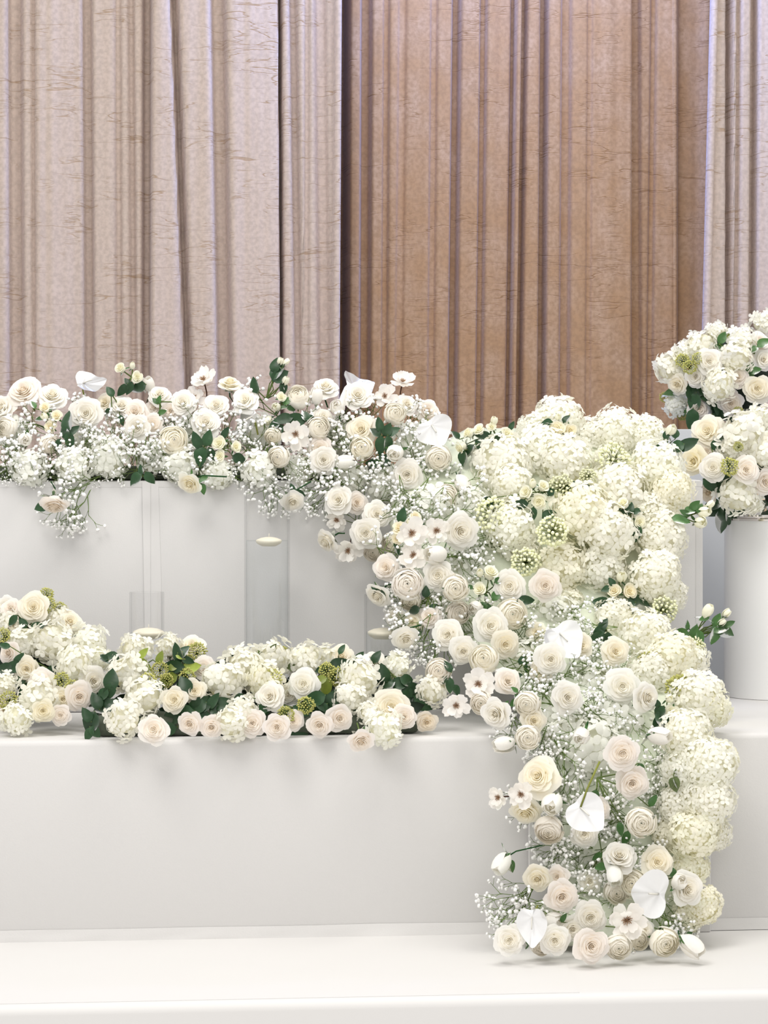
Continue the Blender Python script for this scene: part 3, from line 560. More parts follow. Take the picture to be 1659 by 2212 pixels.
# ---------------------------------------------------------------- the flowers, one line each:
# kind, pixel x, pixel y, width in pixels, facing (right, up), colour and layer [stem towards x y] | where it is
DATA = '''
@G
r 50 843 74 -.15 .5 p | large and flat-topped, at the outer end of the garland's top edge
r 113 852 62 .1 .55 w | half transparent beside the largest blush rose of the garland's top edge
r 2 880 60 -.2 .4 w-1 | cut by the picture edge under the garland's largest blush rose
n 14 924 46 -.4 0 c | nearest the outer picture edge in the garland, facing outward
b 54 949 36 .3 -.1 w1 | round and closed, beside the outermost cream cabbage rose of the garland
n 108 961 44 .5 -.1 k | turned sideways above the fallen rose of the table front
r 185 893 72 .05 .1 w1 | big and full under the folded anthurium of the garland top
r 226 868 44 -.1 .4 c-1 | small, behind and beyond the big full rose below the folded anthurium
r 263 874 50 .1 .55 w | side-on under the leaning spray buds of the garland top
r 291 889 56 -.15 .25 p | uppermost of the tight trio above the hanging leaf pair
r 295 923 56 0 .1 w1 | lowest and front of the tight trio above the hanging leaf pair
r 331 917 46 .3 .1 p | partly hidden in the tight trio above the hanging leaf pair
r 333 880 38 .1 .3 p-1 | small one tucked behind the tight trio over the table seam
r 345 852 46 0 .5 w | with two tiny leaves, under the upright bud of the garland top
r 368 888 46 -.2 0 p | facing down beside a white rose, above the yellow cabbage rose
r 394 868 56 .1 .3 w1 | overlapping a downturned blush rose above the yellow cabbage rose
n 375 951 60 .1 .1 y1 | showing its whole spiral, brightest yellow in the garland front
r 444 911 62 -.05 .3 w1 | oblique and wide, above the yellow spray roses of the garland
r 467 875 54 .05 .4 w | directly above the oblique wide rose of the garland
r 497 826 46 .2 .75 c 505 870 | standing tall on its stem beside the tallest open blossom
r 529 863 56 -.1 .3 w1 | below the leafy branch that leans over the garland
a 440 821 64 -.1 .75 p 447 870 | tallest on the garland, between upright bud and tall cream rose
a 418 858 54 .2 .4 p-1 | crumpled behind the white rose, under the tallest open blossom
b 320 829 34 .05 .9 w 317 870 | pointing straight up with green sepals beside the leaning spray
t 186 828 74 .25 .85 x 20 184 865 | folded and standing above the garland against the drape
t 540 906 80 -.75 .45 x 215 558 940 | seen edge-on above the tall glass vase
s 285 815 g d o 259 795 34; o 297 814 36; b 286 789 16; f 280 838 30 250; f 300 836 34 200; f 265 842 34 230; f 275 825 20 120 | leaning up against the drape at the garland's tallest spray
s 478 970 g d o 473 957 44; o 474 985 36; o 510 965 34; f 425 952 40 110; f 448 948 36 70; f 433 985 44 265; f 455 982 34 290; f 516 990 30 340; f 486 935 28 60 | with three blooms and dark leaves, near the tall vase
s 108 905 y m o 96 880 34; o 122 898 34; o 108 922 38; b 95 900 20; f 72 874 20 120; f 85 905 18 180 | bunched beneath the half transparent rose of the garland
s 575 862 w d b 605 780 18; b 619 782 16; b 616 822 20; f 550 834 34 110; f 598 802 42 60; f 604 812 40 30; f 594 790 30 80; f 612 838 26 280 | long and leafy with closed buds, leaning over the garland top
l 308 1028 0 x d f 293 1034 36 225; f 323 1032 32 305; f 304 1016 24 100 | of three leaves hanging over the table edge at the seam
l 148 935 0 x d f 145 912 44 95; f 158 930 30 40; f 140 935 28 130; f 150 952 40 280; f 125 960 26 250 | tall and narrow between the big full rose and the pale spray
l 240 850 0 x d f 238 846 26 125; f 233 890 20 210; f 262 907 24 290 | behind the small cream rose of the garland top
l 345 868 0 x m f 335 866 18 130; f 343 864 20 70; f 350 890 18 20; f 400 875 20 0; f 352 936 20 160 | of tiny leaves between the white roses over the seam
l 640 912 0 x d f 612 905 44 190; f 636 908 50 175; f 592 918 28 200; f 660 898 26 110; f 600 928 30 220; f 672 905 26 330 | dark and glossy above the open blossom behind the tall vase
n 643 856 50 .1 .45 c1 | high on the garland just beside the leafy leaning branch
s 610 870 g m o 608 858 30; b 597 880 26; b 580 908 24; f 620 866 24 40; f 612 880 20 20; f 628 882 20 340 | with pale blooms clustered under the leafy leaning branch
b 684 853 34 .05 .9 w1 684 890 | upright and square with green sepals beside a tall pointed rose
r 704 834 52 .05 .7 w 708 880 | tall and pointed, on the garland before the drape gap
t 768 832 84 .5 .75 x-1 40 768 866 | sheathing a white rose at the garland's highest crest
r 773 853 66 .15 .45 w1 | ruffled, clasped by the anthurium on the garland crest
b 729 879 40 -.2 .4 w1 | lying on its side below the tall pointed rose
a 832 856 56 -.1 .35 p | drooping pale beside the tall stemmed blossom
a 869 826 58 .25 .8 p 864 862 | on a dark thin stem, highest against the golden drape
n 853 893 48 .05 .25 c1 | below the tall stemmed blossom, above the dark leaves
r 880 872 46 .3 .4 w | behind the cream cabbage rose next to the stemmed blossom
r 925 886 52 .3 .35 p-1 | peeping over the top of the big front-facing anthurium
t 936 924 78 .05 -.05 x1 -60 | broad and facing front at the shoulder of the garland
n 688 923 50 .15 .1 c1 | egg-shaped, beside the open blossom behind the tall vase
r 698 902 50 .2 .4 w | behind the egg-shaped cream cabbage rose
a 638 937 66 -.05 -.15 p2 | with a brown eye, above the tall glass vase
n 590 942 38 -.2 -.2 y | half hidden beneath the dark glossy leaves above the tall vase
n 602 987 46 -.3 0 c1 | narrow and side-on, just above the tall vase rim
r 690 968 56 -.15 .2 p | upper one of the overlapping pair above the fallen stem
r 700 994 58 .1 -.1 w1 | lower one of the overlapping pair above the fallen stem
r 779 927 62 -.15 .2 c1 | oblique, in the middle of the garland's thick shoulder
n 782 967 52 -.05 .05 y1 | round below the oblique cream rose of the shoulder
b 745 998 38 -.85 .1 w1 | lying sideways and pointing back along the garland edge
b 853 979 44 -.1 -.25 w2 | hanging closed beside the dark leaf fan of the shoulder
l 825 950 0 x d f 820 918 34 100; f 812 934 28 140; f 836 930 30 60; f 848 932 28 40; f 806 1000 34 180; f 828 994 42 20; f 836 1006 26 310; f 838 960 40 270; f 822 962 44 265 | fanned out in the thick shoulder under the cream cabbage rose
n 947 990 54 .05 0 c1 | below the broad front-facing anthurium
r 880 1026 70 .05 -.05 w1 | widest and whitest where the garland turns down the cascade
b 1000 1046 40 .3 -.6 w1 985 1020 | nodding at the edge of the hydrangea mass
n 964 1073 54 .1 0 c1 | beneath the widest white rose, at the edge of the hydrangeas
r 408 1048 54 -.4 -.5 c2 490 1030 | fallen over the table edge beside the hanging leaf pair
l 432 1048 0 x m f 436 1036 26 30; f 438 1055 24 290 | small, clasping the rose fallen over the table edge
r 116 1096 60 -.15 -.85 p2 110 1040 | hanging head-down on the table front below the garland
l 110 1076 0 x d f 108 1082 20 250; f 90 1094 30 200; f 116 1074 16 20 | gripping the neck of the head-down hanging rose
r 633 1087 50 .2 -.6 w2 672 1040 | hanging behind the tall glass vase
l 640 1062 0 x d f 632 1055 22 110; f 648 1066 24 330; f 624 1070 18 230 | gripping the rose that hangs behind the tall vase
r 730 1080 62 -.1 .1 w1 | uppermost on the cascade's outer fringe by the table edge
r 772 1086 48 .35 .1 p | side-on against the uppermost white fringe rose
a 728 1122 52 -.3 -.4 p | torn, hanging under the uppermost fringe rose
r 815 1111 60 .2 .1 w1 | above the big fringe rose, by the first group of brown-eyed blossoms
r 790 1152 66 -.1 .1 w2 | big, in the middle of the cascade's outer fringe
r 702 1172 54 -.6 -.45 w1 745 1152 | outermost of the fringe, tipped down on its own stem
a 752 1188 62 -.1 -.3 p1 760 1155 | lowest of the fringe, hanging under the outermost tipped rose
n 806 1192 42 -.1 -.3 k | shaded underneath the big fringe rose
n 846 1172 44 -.3 0 c1 | squeezed beside the pale spray among brown-eyed blossoms
@C
s 868 1155 y d o 862 1140 44; o 858 1165 36; o 898 1116 36; b 884 1128 18; f 868 1114 34 70; f 857 1186 26 300; f 908 1128 18 330 | behind the brown-eyed blossoms of the cascade
a 889 1152 74 -.05 .1 p3 | with a brown eye, largest of the group of three on the cascade
a 943 1146 66 .1 .05 p2 | with a brown eye, nearest the big white ruffled rose of the cascade
a 893 1200 68 -.1 .2 p2 | with a brown eye, lowest of the group of three on the cascade
b 938 1198 46 -.75 0 w3 | lying sideways between the brown-eyed blossoms and a white rose
r 996 1148 76 .1 -.05 w2 | largest and most ruffled, beside the brown-eyed group
r 833 1226 52 -.3 .1 p | on the cascade edge over the short vase
n 880 1262 62 -.1 .1 p2 | tall and layered, lowest beside the dark gap of the cascade edge
n 886 1296 44 -.1 -.5 y1 | peeking out underneath the tall layered blush one
r 946 1243 62 .05 .1 w2 | round, below the sideways bud of the brown-eyed group
n 983 1271 54 .05 .05 c3 | between the round white rose and the pale spray of the cascade
s 1050 1280 g m o 1036 1273 42; o 1060 1236 48; b 1036 1238 22; f 1072 1285 30 60; f 1055 1318 36 300; f 1042 1312 28 230; f 1015 1268 16 150; f 1078 1254 22 20 | in mid cascade, between cabbage rose and tall white rose
r 1100 1267 66 -.1 .1 w2 | tall, next to the mid-cascade spray
b 1026 1313 34 -.5 -.1 w1 | small and round below the mid-cascade spray
r 814 1289 54 -.4 -.55 w1 850 1262 | dangling over the rim of the short vase by the cascade
l 828 1276 0 x d f 820 1276 26 200; f 834 1282 22 320; f 806 1268 16 110 | gripping the dangling rose over the short vase
r 853 1334 46 -.3 -.2 w-1 | half hidden behind the short vase by the cascade
r 890 1345 44 -.2 -.1 c-1 | dim, deep in the gap beside the short vase
r 927 1332 46 -.1 .15 p | pinched, above the dim rose by the short vase
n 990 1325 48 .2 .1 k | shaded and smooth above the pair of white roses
r 966 1372 62 -.2 .1 w2 | left of an overlapping pair under the smooth beige rose
r 1061 1352 70 0 .05 w3 | widest in the rose belt, overlapping a yellow cabbage rose
n 1106 1327 60 .15 .1 y2 | open spiral beside the widest rose of the rose belt
r 1002 1408 58 0 -.2 w2 | lower of the overlapping pair under the smooth beige rose
r 1093 1393 58 .1 -.1 c2 | under the widest rose of the rose belt
n 1046 1423 58 -.1 .15 y3 | deepest yellow, under the rose belt
r 877 1383 54 .2 -.5 w1 910 1350 | slipping down beside the short vase
r 1178 1266 62 .05 .05 p3 | alone among the hydrangeas, right of the tall white rose
r 1190 1425 66 .05 0 w4 | overlapping the lower edge of the great anthurium
t 1214 1376 100 .1 .35 x3 -65 | great and smooth, tilted upward in the middle of the cascade
r 1258 1394 52 .4 .2 c2 | curling round the side of the great anthurium
r 1158 1366 42 -.3 .1 c | small, tucked behind the great anthurium
r 1168 1454 46 -.1 -.1 c1 | small, beneath the rose on the great anthurium's edge
r 1098 1472 54 .2 .2 p2 | tall and pleated, next to the brown-eyed blossom by the bench
a 1033 1478 72 -.1 .15 p3 | with a brown eye, just above the bench where the cascade meets it
a 985 1523 66 -.15 -.1 p3 | plain white-eyed, touching the bench top beside the cascade
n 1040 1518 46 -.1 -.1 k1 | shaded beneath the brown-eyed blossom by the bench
n 1138 1521 52 -.05 .05 c3 | round at the bench edge, above its paler twin
r 1154 1558 52 .1 -.1 c2 | paler twin just below the round one at the bench edge
r 1070 1543 64 -.35 -.05 w3 | ragged, leaning over the bench edge
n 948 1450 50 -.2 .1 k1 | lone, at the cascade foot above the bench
n 1140 1593 50 -.05 .1 c3 | hanging just below the bench edge beside a sideways bud
b 1086 1609 42 -.9 -.05 w2 1140 1605 | sideways on the bench front, first below the edge
r 1227 1507 64 .05 0 w3 | neat and symmetrical, alone amid baby's breath level with the bench top
b 1256 1591 40 -.3 -.3 w3 1270 1560 | over the loose hydrangea just below the bench edge
b 1428 1590 44 .75 .05 w3 1395 1600 | sideways beside the cream hydrangeas below the bench edge
r 1331 1407 56 .1 .1 c3 | round, between great anthurium and hydrangeas
r 1345 1483 72 -.1 .1 w3 | biggest of the pair above the olive-stemmed hydrangea
r 1399 1507 60 .5 .1 w3 | side-on, by the dark leaves of the pale spray
r 1345 1628 70 0 .05 p4 | fullest on the bench front, showing its spiral
r 1366 1693 66 .05 0 p3 | directly below the fullest rose of the bench front
n 1385 1777 60 .1 .05 c4 | alone, third down the line of roses by the hydrangeas
s 1442 1530 g d o 1452 1538 44; b 1446 1508 24; f 1435 1555 50 320; f 1425 1540 36 240; f 1462 1562 40 330; f 1420 1520 22 110; f 1420 1565 40 260 | with sharp dark leaves among hydrangeas above the bench edge
r 1161 1677 80 -.2 .25 c3 | large and heavy-petalled on the bench front
a 1126 1715 66 -.15 .1 p4 | with a brown eye, below the heavy-petalled cream rose
a 1078 1722 60 -.65 .1 p2 | outermost on the bench front, seen from the side
b 1192 1738 52 -.3 -.35 w3 | beside the hanging anthurium of the bench front
r 1134 1758 66 -.2 -.6 c1 | facing down under the brown-eyed blossom of the bench front
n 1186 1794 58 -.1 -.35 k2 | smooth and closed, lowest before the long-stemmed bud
t 1260 1751 98 -.1 .2 x5 -48 1302 1640 | hanging from a long curved stem on the bench front
r 1262 1802 58 0 -.15 w1 | half hidden under the tip of the hanging anthurium
r 1296 1748 46 .3 .1 p1 | tucked behind the hanging anthurium
b 1083 1868 44 -.55 -.6 w2 1172 1826 | on a long straight stem poking out from the cascade
r 1338 1849 66 -.05 .5 w3 | dome-shaped, beneath the line of roses by the hydrangeas
r 1421 1862 64 .1 .3 c3 | loose, next to the dome-shaped one near the floor
r 1160 1900 54 -.3 -.2 c2 | highest of the floor cluster's outer side
r 1203 1895 48 -.1 .1 p1 | behind the pointed-down rose of the floor cluster
r 1214 1938 66 -.05 -.15 p4 | pointed downward amid the floor cluster, under two smaller roses
r 1275 1906 50 .1 0 w | recessed in shade between the floor roses
b 1328 1894 42 0 -.7 w3 | hanging upside down under the dome-shaped rose
n 1332 1927 50 -.1 -.2 c1 | below the upside-down bud, beside the tilted anthurium
n 1366 1909 56 -.3 .1 y2 | half covered by the wide anthurium near the floor
t 1414 1930 100 .15 .05 x5 172 | wide, with pale spadix, near the floor
r 1487 1922 70 .3 .1 w3 | blown open at the side of the wide anthurium near the floor
b 1468 1905 38 .2 .4 w4 | overlapping the blown-open rose near the floor
t 1150 1990 92 -.25 .05 x5 -85 | upright and narrow beside the lowest outer roses
r 1100 2032 60 -.2 0 w3 | outermost on the floor, alone past the upright anthurium
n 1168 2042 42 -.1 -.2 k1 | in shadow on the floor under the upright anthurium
r 1199 2033 60 .05 0 w3 | on the floor just inside the upright anthurium
b 1200 1989 44 .5 .2 w2 | beside the upright anthurium, above a floor rose
r 1237 2008 54 .1 0 w2 | between two floor roses behind the front blush one
r 1276 1983 68 .05 .05 w3 | open and deep-centred in the heart of the floor cluster
r 1278 2044 70 0 .1 p4 | frontmost on the floor of the whole cascade
a 1354 1986 92 0 .1 p5 | widest and brown-eyed in the floor cluster
n 1336 2046 52 0 -.1 c3 | on the floor below the widest brown-eyed blossom
n 1378 2030 46 .1 -.1 y2 | on the floor behind the widest brown-eyed blossom
r 1394 2010 44 .2 .1 w3 | small, at the edge of the widest brown-eyed blossom
n 1436 2036 58 .1 -.1 y3 | lying alone on the floor under the wide anthurium
b 1497 2046 50 .6 -.6 w3 1465 2010 | last on the floor, pointing away from the cascade
l 1100 1865 0 x m f 1094 1852 24 120; f 1104 1870 28 300; f 1094 1862 20 20 | of sepals on the long-stemmed bud
l 1120 1510 0 x m f 1112 1490 20 140; f 1118 1510 24 300; f 1126 1530 26 280; f 1110 1518 22 220; f 1130 1500 20 60 | between ragged white and round cream roses at the bench edge
l 1140 1300 0 x d f 1136 1297 36 10; f 1122 1300 20 200 | under the lone blush rose
l 1150 1410 0 x d f 1140 1440 30 100; f 1128 1425 26 60; f 1150 1500 26 270; f 1115 1460 24 20 | deep in the baby's breath under the rose belt
l 925 1290 0 x d f 920 1280 24 90; f 895 1318 26 200; f 870 1250 24 100; f 935 1310 20 30; f 945 1385 30 300; f 900 1370 26 200 | in the dark gap beside the tall layered rose
l 968 1450 0 x d f 968 1440 30 120; f 972 1480 34 270; f 986 1490 26 300; f 958 1470 24 230 | at the cascade foot by the lone beige rose
l 1310 1360 0 x d f 1296 1362 40 50; f 1303 1350 28 70; f 1290 1376 36 210; f 1312 1380 30 260 | deep green beside the great anthurium
l 1290 1680 0 x m f 1285 1720 30 260; f 1352 1810 34 250; f 1340 1790 30 280; f 1385 1660 26 300; f 1410 1730 30 60; f 1290 1850 26 220 | scattered in the baby's breath of the bench front
l 1420 1900 0 x m f 1452 1884 26 110; f 1468 1900 24 280; f 1470 1890 20 30; f 1345 1878 26 20; f 1298 1872 24 190; f 1318 1920 24 250 | of small leaves by the wide anthurium
l 1480 2026 0 x m f 1476 2030 26 240; f 1486 2018 20 20; f 1412 2028 22 140; f 1400 2006 24 300; f 1217 1983 22 60; f 1138 2042 18 270 | of bright small leaves among the lowest floor roses
q 1280 1615 132 -.1 0 f-2 | of large petals, behind the bud just below the bench edge
q 1340 1560 105 .1 .1 f-2 | of large petals, behind the baby's breath above the fullest rose
q 1215 1600 96 -.2 -.1 f-3 | of large petals, beside the bench edge buds
q 1290 1480 96 0 .1 f-3 | of large petals, beside the neat symmetrical rose
q 1250 1680 105 -.1 0 f-3 | of large petals, above the hanging anthurium
q 1330 1730 105 .1 0 f-3 | of large petals, between hanging anthurium and the roses in line
q 1250 1850 105 -.1 0 f-3 | of large petals, over the floor cluster
q 1330 1960 96 .1 0 f-3 | of large petals, behind the widest brown-eyed blossom
q 1130 1430 96 -.1 0 f-3 | of large petals, behind the rose belt
q 1220 1560 96 0 0 f-3 | of large petals, under the neat symmetrical rose
q 1010 1230 96 -.1 0 f-3 | of large petals, between round white rose and berry clusters
q 930 1100 105 -.1 0 f-3 | of large petals, above the brown-eyed group
q 1020 1090 79 0 0 f-2 | of large petals, by the cabbage rose at the hydrangea edge
q 960 1310 88 -.1 0 f-3 | of large petals, behind the beige rose of the rose belt
q 1200 1330 105 0 0 f-3 | of large petals, behind the great anthurium
q 1040 1370 88 0 0 f-4 | of large petals, at the core of the rose belt
q 1180 1990 88 -.1 0 f-3 | of large petals, inside the floor cluster
q 1400 1970 88 .1 0 f-3 | of large petals, inside the floor cluster by the wide anthurium
@G
q 60 1010 81 -.1 -.1 f-1 | of large petals, lying at the table edge's outer end
q 160 1005 81 0 -.1 f-1 | of large petals, behind the first hanging baby's breath
q 235 990 89 0 -.1 f-1 | of large petals, by the hanging leaf pair
q 390 1005 81 0 -.1 f-1 | of large petals, under the yellow cabbage rose
q 470 1025 67 0 -.2 f-1 | of large petals, over the table edge before the tall vase
q 560 1015 81 0 -.1 f-1 | of large petals, above the tall vase rim
q 650 1015 74 0 -.1 f-2 | of large petals, between tall vase rim and overlapping pair
q 760 1035 81 0 -.1 f-2 | of large petals, under the sideways bud of the garland edge
q 835 1045 89 0 -.1 f-2 | of large petals, beside the widest white rose
q 330 990 74 0 0 f-2 | of large petals, below the tight trio
q 30 935 74 0 .1 f-3 | of large petals, behind the outermost cabbage rose
q 420 935 81 0 .1 f-4 | of large petals, behind the oblique wide rose
q 560 935 81 0 .1 f-4 | of large petals, behind the edge-on anthurium
q 740 945 89 0 .1 f-4 | of large petals, inside the thick shoulder
q 890 955 89 0 .1 f-3 | of large petals, behind the broad front-facing anthurium
q 190 955 74 0 .1 f-4 | of large petals, behind the big full rose
@H
h 1205 908 116 .05 .6 h | crowning the cascade, highest against the golden drape
h 1160 930 90 -.35 .6 h | at the shoulder of the crowning hydrangea
h 1170 975 140 -.1 .3 h | broad, directly below the crowning hydrangea
h 1082 1003 140 -.4 .2 h | broad, nearest the garland in the hydrangea mass
h 1105 1048 96 -.3 -.1 h1 | below the hydrangea nearest the garland, above the mid spray
h 1225 1000 130 0 .25 h1 | over the dark hollow in the middle of the mass
h 1331 935 120 .1 .55 h | along the top edge next to the golden drape
h 1280 945 96 0 .6 h-1 | small between the crowning hydrangea and its neighbour along the top
h 1395 940 96 .3 .55 h | at the top corner beside the large-leaved branch
h 1320 1010 96 .1 .25 h-1 | behind the berry cluster of the top edge
h 1335 1060 140 .05 .2 h1 | in the centre of the mass, above the two-bloom spray
h 1415 1010 130 .3 .35 h1 | rounding the top corner toward the lower flower ball
h 1452 1062 104 .5 0 H1 | bulging beside the white cylinder below the top corner
h 1255 1105 140 -.1 .15 H2 | full and round under the dark hollow
h 1405 1115 110 .4 0 h | beneath the bulging cream-yellow one, next to a leafy spray
h 1315 1150 140 .1 .05 h2 | low under the two-bloom spray
h 1100 1135 124 -.25 .1 h1 | beneath the mid spray with dark leaves
h 1120 1185 100 -.2 -.1 h | between two berry clusters at the rose border
h 1425 1160 124 .4 0 h1 | on the outer flank, facing the table's bare side
h 1215 1225 120 -.1 0 H1 | above the lone blush rose
h 1300 1225 120 .1 0 h1 | above the double pale spray
h 1415 1245 124 .35 -.05 h2 | lowest big one on the outer flank
h 1445 1285 84 .5 -.2 h1 | small, outermost above the flank berry cluster
h 1225 1300 80 -.1 .2 H1 | yellowish, just under the lone blush rose
h 1330 1340 104 0 .3 h1 | below the dark leaves of the double pale spray
h 1392 1372 120 .15 .25 h2 | wide, where the cascade steps onto the bench
h 1450 1425 124 .3 .25 H2 | above the first olive-stemmed gap
h 1492 1425 90 .55 .2 h | beside the leafy branch that points at the cylinder
h 1405 1455 110 .1 .1 h1 | with olive stems showing under its rim
h 1505 1510 130 .4 .1 h2 | overhanging the bench top, next to the white cylinder
h 1538 1530 90 .65 0 H1 | outermost overhanging the bench top
h 1480 1585 120 .2 0 h2 | at the bench edge, beside the sideways bud
h 1530 1650 130 .4 0 h2 | largest on the bench front's outer side
h 1478 1660 110 .1 -.1 h1 | with a dark hollow beneath, on the bench front
h 1560 1640 80 .65 .1 H1 | outermost tip on the bench front
h 1530 1730 124 .35 0 h2 | midway down the bench front's outer side
h 1468 1740 100 0 0 h1 | midway down, beside the lone cream cabbage rose
h 1500 1800 120 .3 -.1 H2 | third up from the floor on the outer side
h 1545 1800 80 .6 -.1 h1 | small outer one, third up from the floor
h 1450 1800 90 0 0 H | inner one behind the loose cream rose
h 1490 1875 96 .3 -.1 H1 | just above the blown-open rose
h 1520 1955 90 .55 -.1 H2 | lowest and outermost, near the floor
h 1490 1975 80 .3 -.2 H1 | lowest, behind the wide anthurium near the floor
v 1062 1112 84 -.1 .2 w2 | by the cabbage rose at the hydrangea edge
v 1193 1148 76 0 .1 w4 | round, in the centre of the hydrangea mass
v 1135 1214 70 -.1 .1 w3 | above the mid-cascade spray
v 1325 992 80 .1 .4 w3 | at the top edge, beneath the drape
v 1212 1052 60 -.1 0 w3 | beside the dark hollow of the hydrangea mass
v 1435 1318 66 .4 .1 w3 | on the outer flank over the step
v 1505 1396 44 .6 .3 w2 | small, under the branch that points at the cylinder
v 1270 1030 44 0 -.2 w3 | hanging at the rim of the dark hollow
s 1160 1075 g d o 1136 1062 40; o 1164 1084 48; o 1174 1050 36; b 1150 1045 22; f 1123 1090 40 190; f 1150 1112 36 260; f 1185 1112 32 30; f 1190 1062 22 60 | with three pale blooms amid the hydrangea mass
s 1362 1110 g d o 1346 1086 38; o 1382 1128 40; b 1390 1098 18; f 1330 1118 38 220; f 1340 1130 30 300; f 1374 1150 40 265; f 1362 1098 26 80; f 1375 1104 20 30; f 1350 1105 24 150 | two-bloomed, on the hydrangea mass
s 1070 940 g d o 1095 937 44; o 1010 935 34; o 1035 928 38; o 1062 922 30; b 1067 908 20; o 994 967 40; f 1045 942 38 170; f 1055 962 34 60; f 1035 962 30 120; f 1075 945 28 40; f 1000 990 36 260; f 985 940 24 130; f 1012 975 40 230; f 1105 920 22 60 | long, linking the broad front-facing anthurium to the crowning hydrangea
s 1212 925 y d o 1203 925 46; o 1232 930 42; b 1205 900 20; f 1182 912 24 190; f 1230 948 36 330; f 1222 905 20 60 | set into the crowning hydrangea
s 1342 1272 y d o 1326 1276 46; o 1360 1278 46; b 1342 1246 30; f 1310 1272 20 190; f 1380 1302 50 0; f 1325 1305 44 180; f 1355 1306 40 190; f 1322 1258 20 120; f 1300 1302 40 170 | double-headed, with dark leaves on the lower mass
s 1440 970 g d b 1450 930 30; f 1485 960 50 30; f 1462 965 36 200; f 1422 975 40 215; f 1410 985 36 190; f 1458 935 26 95; f 1440 938 24 60; f 1440 985 36 350 | with large leaves, reaching for the lower flower ball
s 1480 1120 g m b 1520 1105 34; b 1512 1128 36; b 1535 1090 20; f 1500 1092 28 40; f 1490 1102 26 20; f 1512 1098 24 60; f 1470 1122 40 350; f 1480 1108 26 150 | thin, hanging off the outer flank toward the white cylinder
s 1500 1372 g m b 1530 1320 32; b 1570 1325 22; b 1560 1345 20; f 1470 1372 40 190; f 1498 1370 44 70; f 1512 1378 36 280; f 1522 1335 24 200; f 1545 1372 40 260; f 1556 1356 42 20; f 1565 1362 44 345; f 1548 1340 30 60; f 1575 1348 26 30; f 1484 1352 24 80 | pointing across the bare table side at the cylinder
l 1250 1052 0 x d f 1240 1050 44 10; f 1262 1058 40 340; f 1235 1060 36 200; f 1275 1052 30 30; f 1060 1085 40 340; f 1075 1090 36 160 | filling the dark hollow of the hydrangea mass
l 1460 1660 0 x o f 1462 1690 26 300; f 1452 1690 24 250; f 1458 1700 24 280 | in the dark hollow of the bench front hydrangeas
g 1398 1428 46 .1 .3 w3 | olive, showing between hydrangeas where the cascade steps down
g 1470 1490 74 .2 .3 w3 | olive, larger, showing between hydrangeas over the bench
g 1500 1400 34 .3 .3 w2 | olive, below the branch that points at the cylinder
@M
r 72 1312 66 .1 .1 c2 | showing its spiral at the very top of the mound
r 22 1313 44 -.1 .3 p1 | behind the top rose of the mound, at the picture edge
b 32 1352 34 -.2 .3 c1 | small in the dark crevice under the mound's top rose
r 18 1411 48 -.3 .1 p2 | at the picture edge, halfway down the mound
r 57 1446 58 -.1 0 c2 | hanging in the dark middle of the mound
r 91 1475 58 .05 .1 p3 | with soft blush folds below the mound's middle
r 152 1342 56 .3 .4 c1 | slumped on the mound's outer shoulder
r 135 1510 54 .1 .05 c2 | full, low on the mound beside a yellow-hearted rose
r 93 1536 50 0 -.1 y3 | yellow-hearted at the mound foot
r 130 1546 44 .1 -.1 p2 | half hidden at the mound foot by the bench top
r 203 1472 64 .35 .1 w2 | ragged, at the mound's outer foot next to the foam tray
r 172 1506 62 .2 -.1 p3 | sagging just below the ragged white rose of the mound
r 8 1530 54 -.3 0 p1 | cut by the picture edge at the mound foot
r 10 1310 46 -.3 .2 w | cut by the picture edge beside the mound top
j 55 1388 80 -.05 .2 h1 | on the mound directly below its top rose
j 115 1385 92 .1 .25 h2 | in the centre of the mound
j 160 1440 92 .2 .1 h2 | low on the mound's outer slope
j 188 1390 84 .4 .2 h1 | on the mound's outer shoulder below the slumped rose
j 80 1508 90 0 0 h2 | at the mound's lower centre
j 35 1552 70 -.1 -.2 h2 | spread on the bench at the mound foot
j 125 1340 64 .1 .5 h | behind the top rose of the mound
j 10 1480 60 -.3 0 h1 | at the picture edge, low on the mound
j 20 1345 60 -.2 .3 h | at the picture edge, high on the mound
j 215 1425 56 .5 .2 h1 | tip of the mound, nearest the short vase
g 100 1284 34 .1 .8 w | standing highest behind the mound's top rose
g 105 1306 36 .2 .5 w1 | leaning under the highest sedum of the mound
g 128 1316 36 .4 .6 w | pointing sideways beyond the mound's top rose
g 132 1472 42 .1 .1 w3 | olive, low beside the blush-folded rose
g 155 1484 34 .2 0 w3 | olive, smaller, over the sagging rose
g 8 1372 34 -.2 .1 w2 | at the picture edge of the mound
g 18 1514 46 -.2 0 w3 | at the picture edge near the mound foot
l 80 1355 0 x d f 80 1353 30 20; f 50 1346 26 120; f 28 1340 30 230 | just below the mound's top rose
l 145 1385 0 x d f 143 1366 26 100; f 150 1388 24 260; f 163 1384 30 70; f 145 1396 24 200 | folded, on the mound between two hydrangea heads
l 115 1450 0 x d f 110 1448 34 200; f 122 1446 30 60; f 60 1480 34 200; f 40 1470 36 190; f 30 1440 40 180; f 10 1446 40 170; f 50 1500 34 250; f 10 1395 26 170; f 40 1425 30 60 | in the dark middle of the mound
l 130 1456 0 x l f 130 1455 32 80; f 14 1482 32 160 | catching light in the middle of the mound
@E
j 292 1404 70 0 .5 h | rear end of the tray arrangement, below the candle
j 275 1452 88 -.1 .2 h1 | above the lowest corner, at the tray's outer end
j 312 1505 88 0 .1 h2 | middle of the tray's outer end, over the front rose
j 268 1552 84 -.1 -.05 h3 | drooping over the tray's lowest outer corner
j 480 1470 92 -.1 .2 h2 | long, in front of the tall vase's edge
j 530 1440 96 0 .4 h1 | yellowish, filling the top before the tall vase
j 575 1475 90 .1 .2 H2 | under the tall vase, beside the whitest tray rose
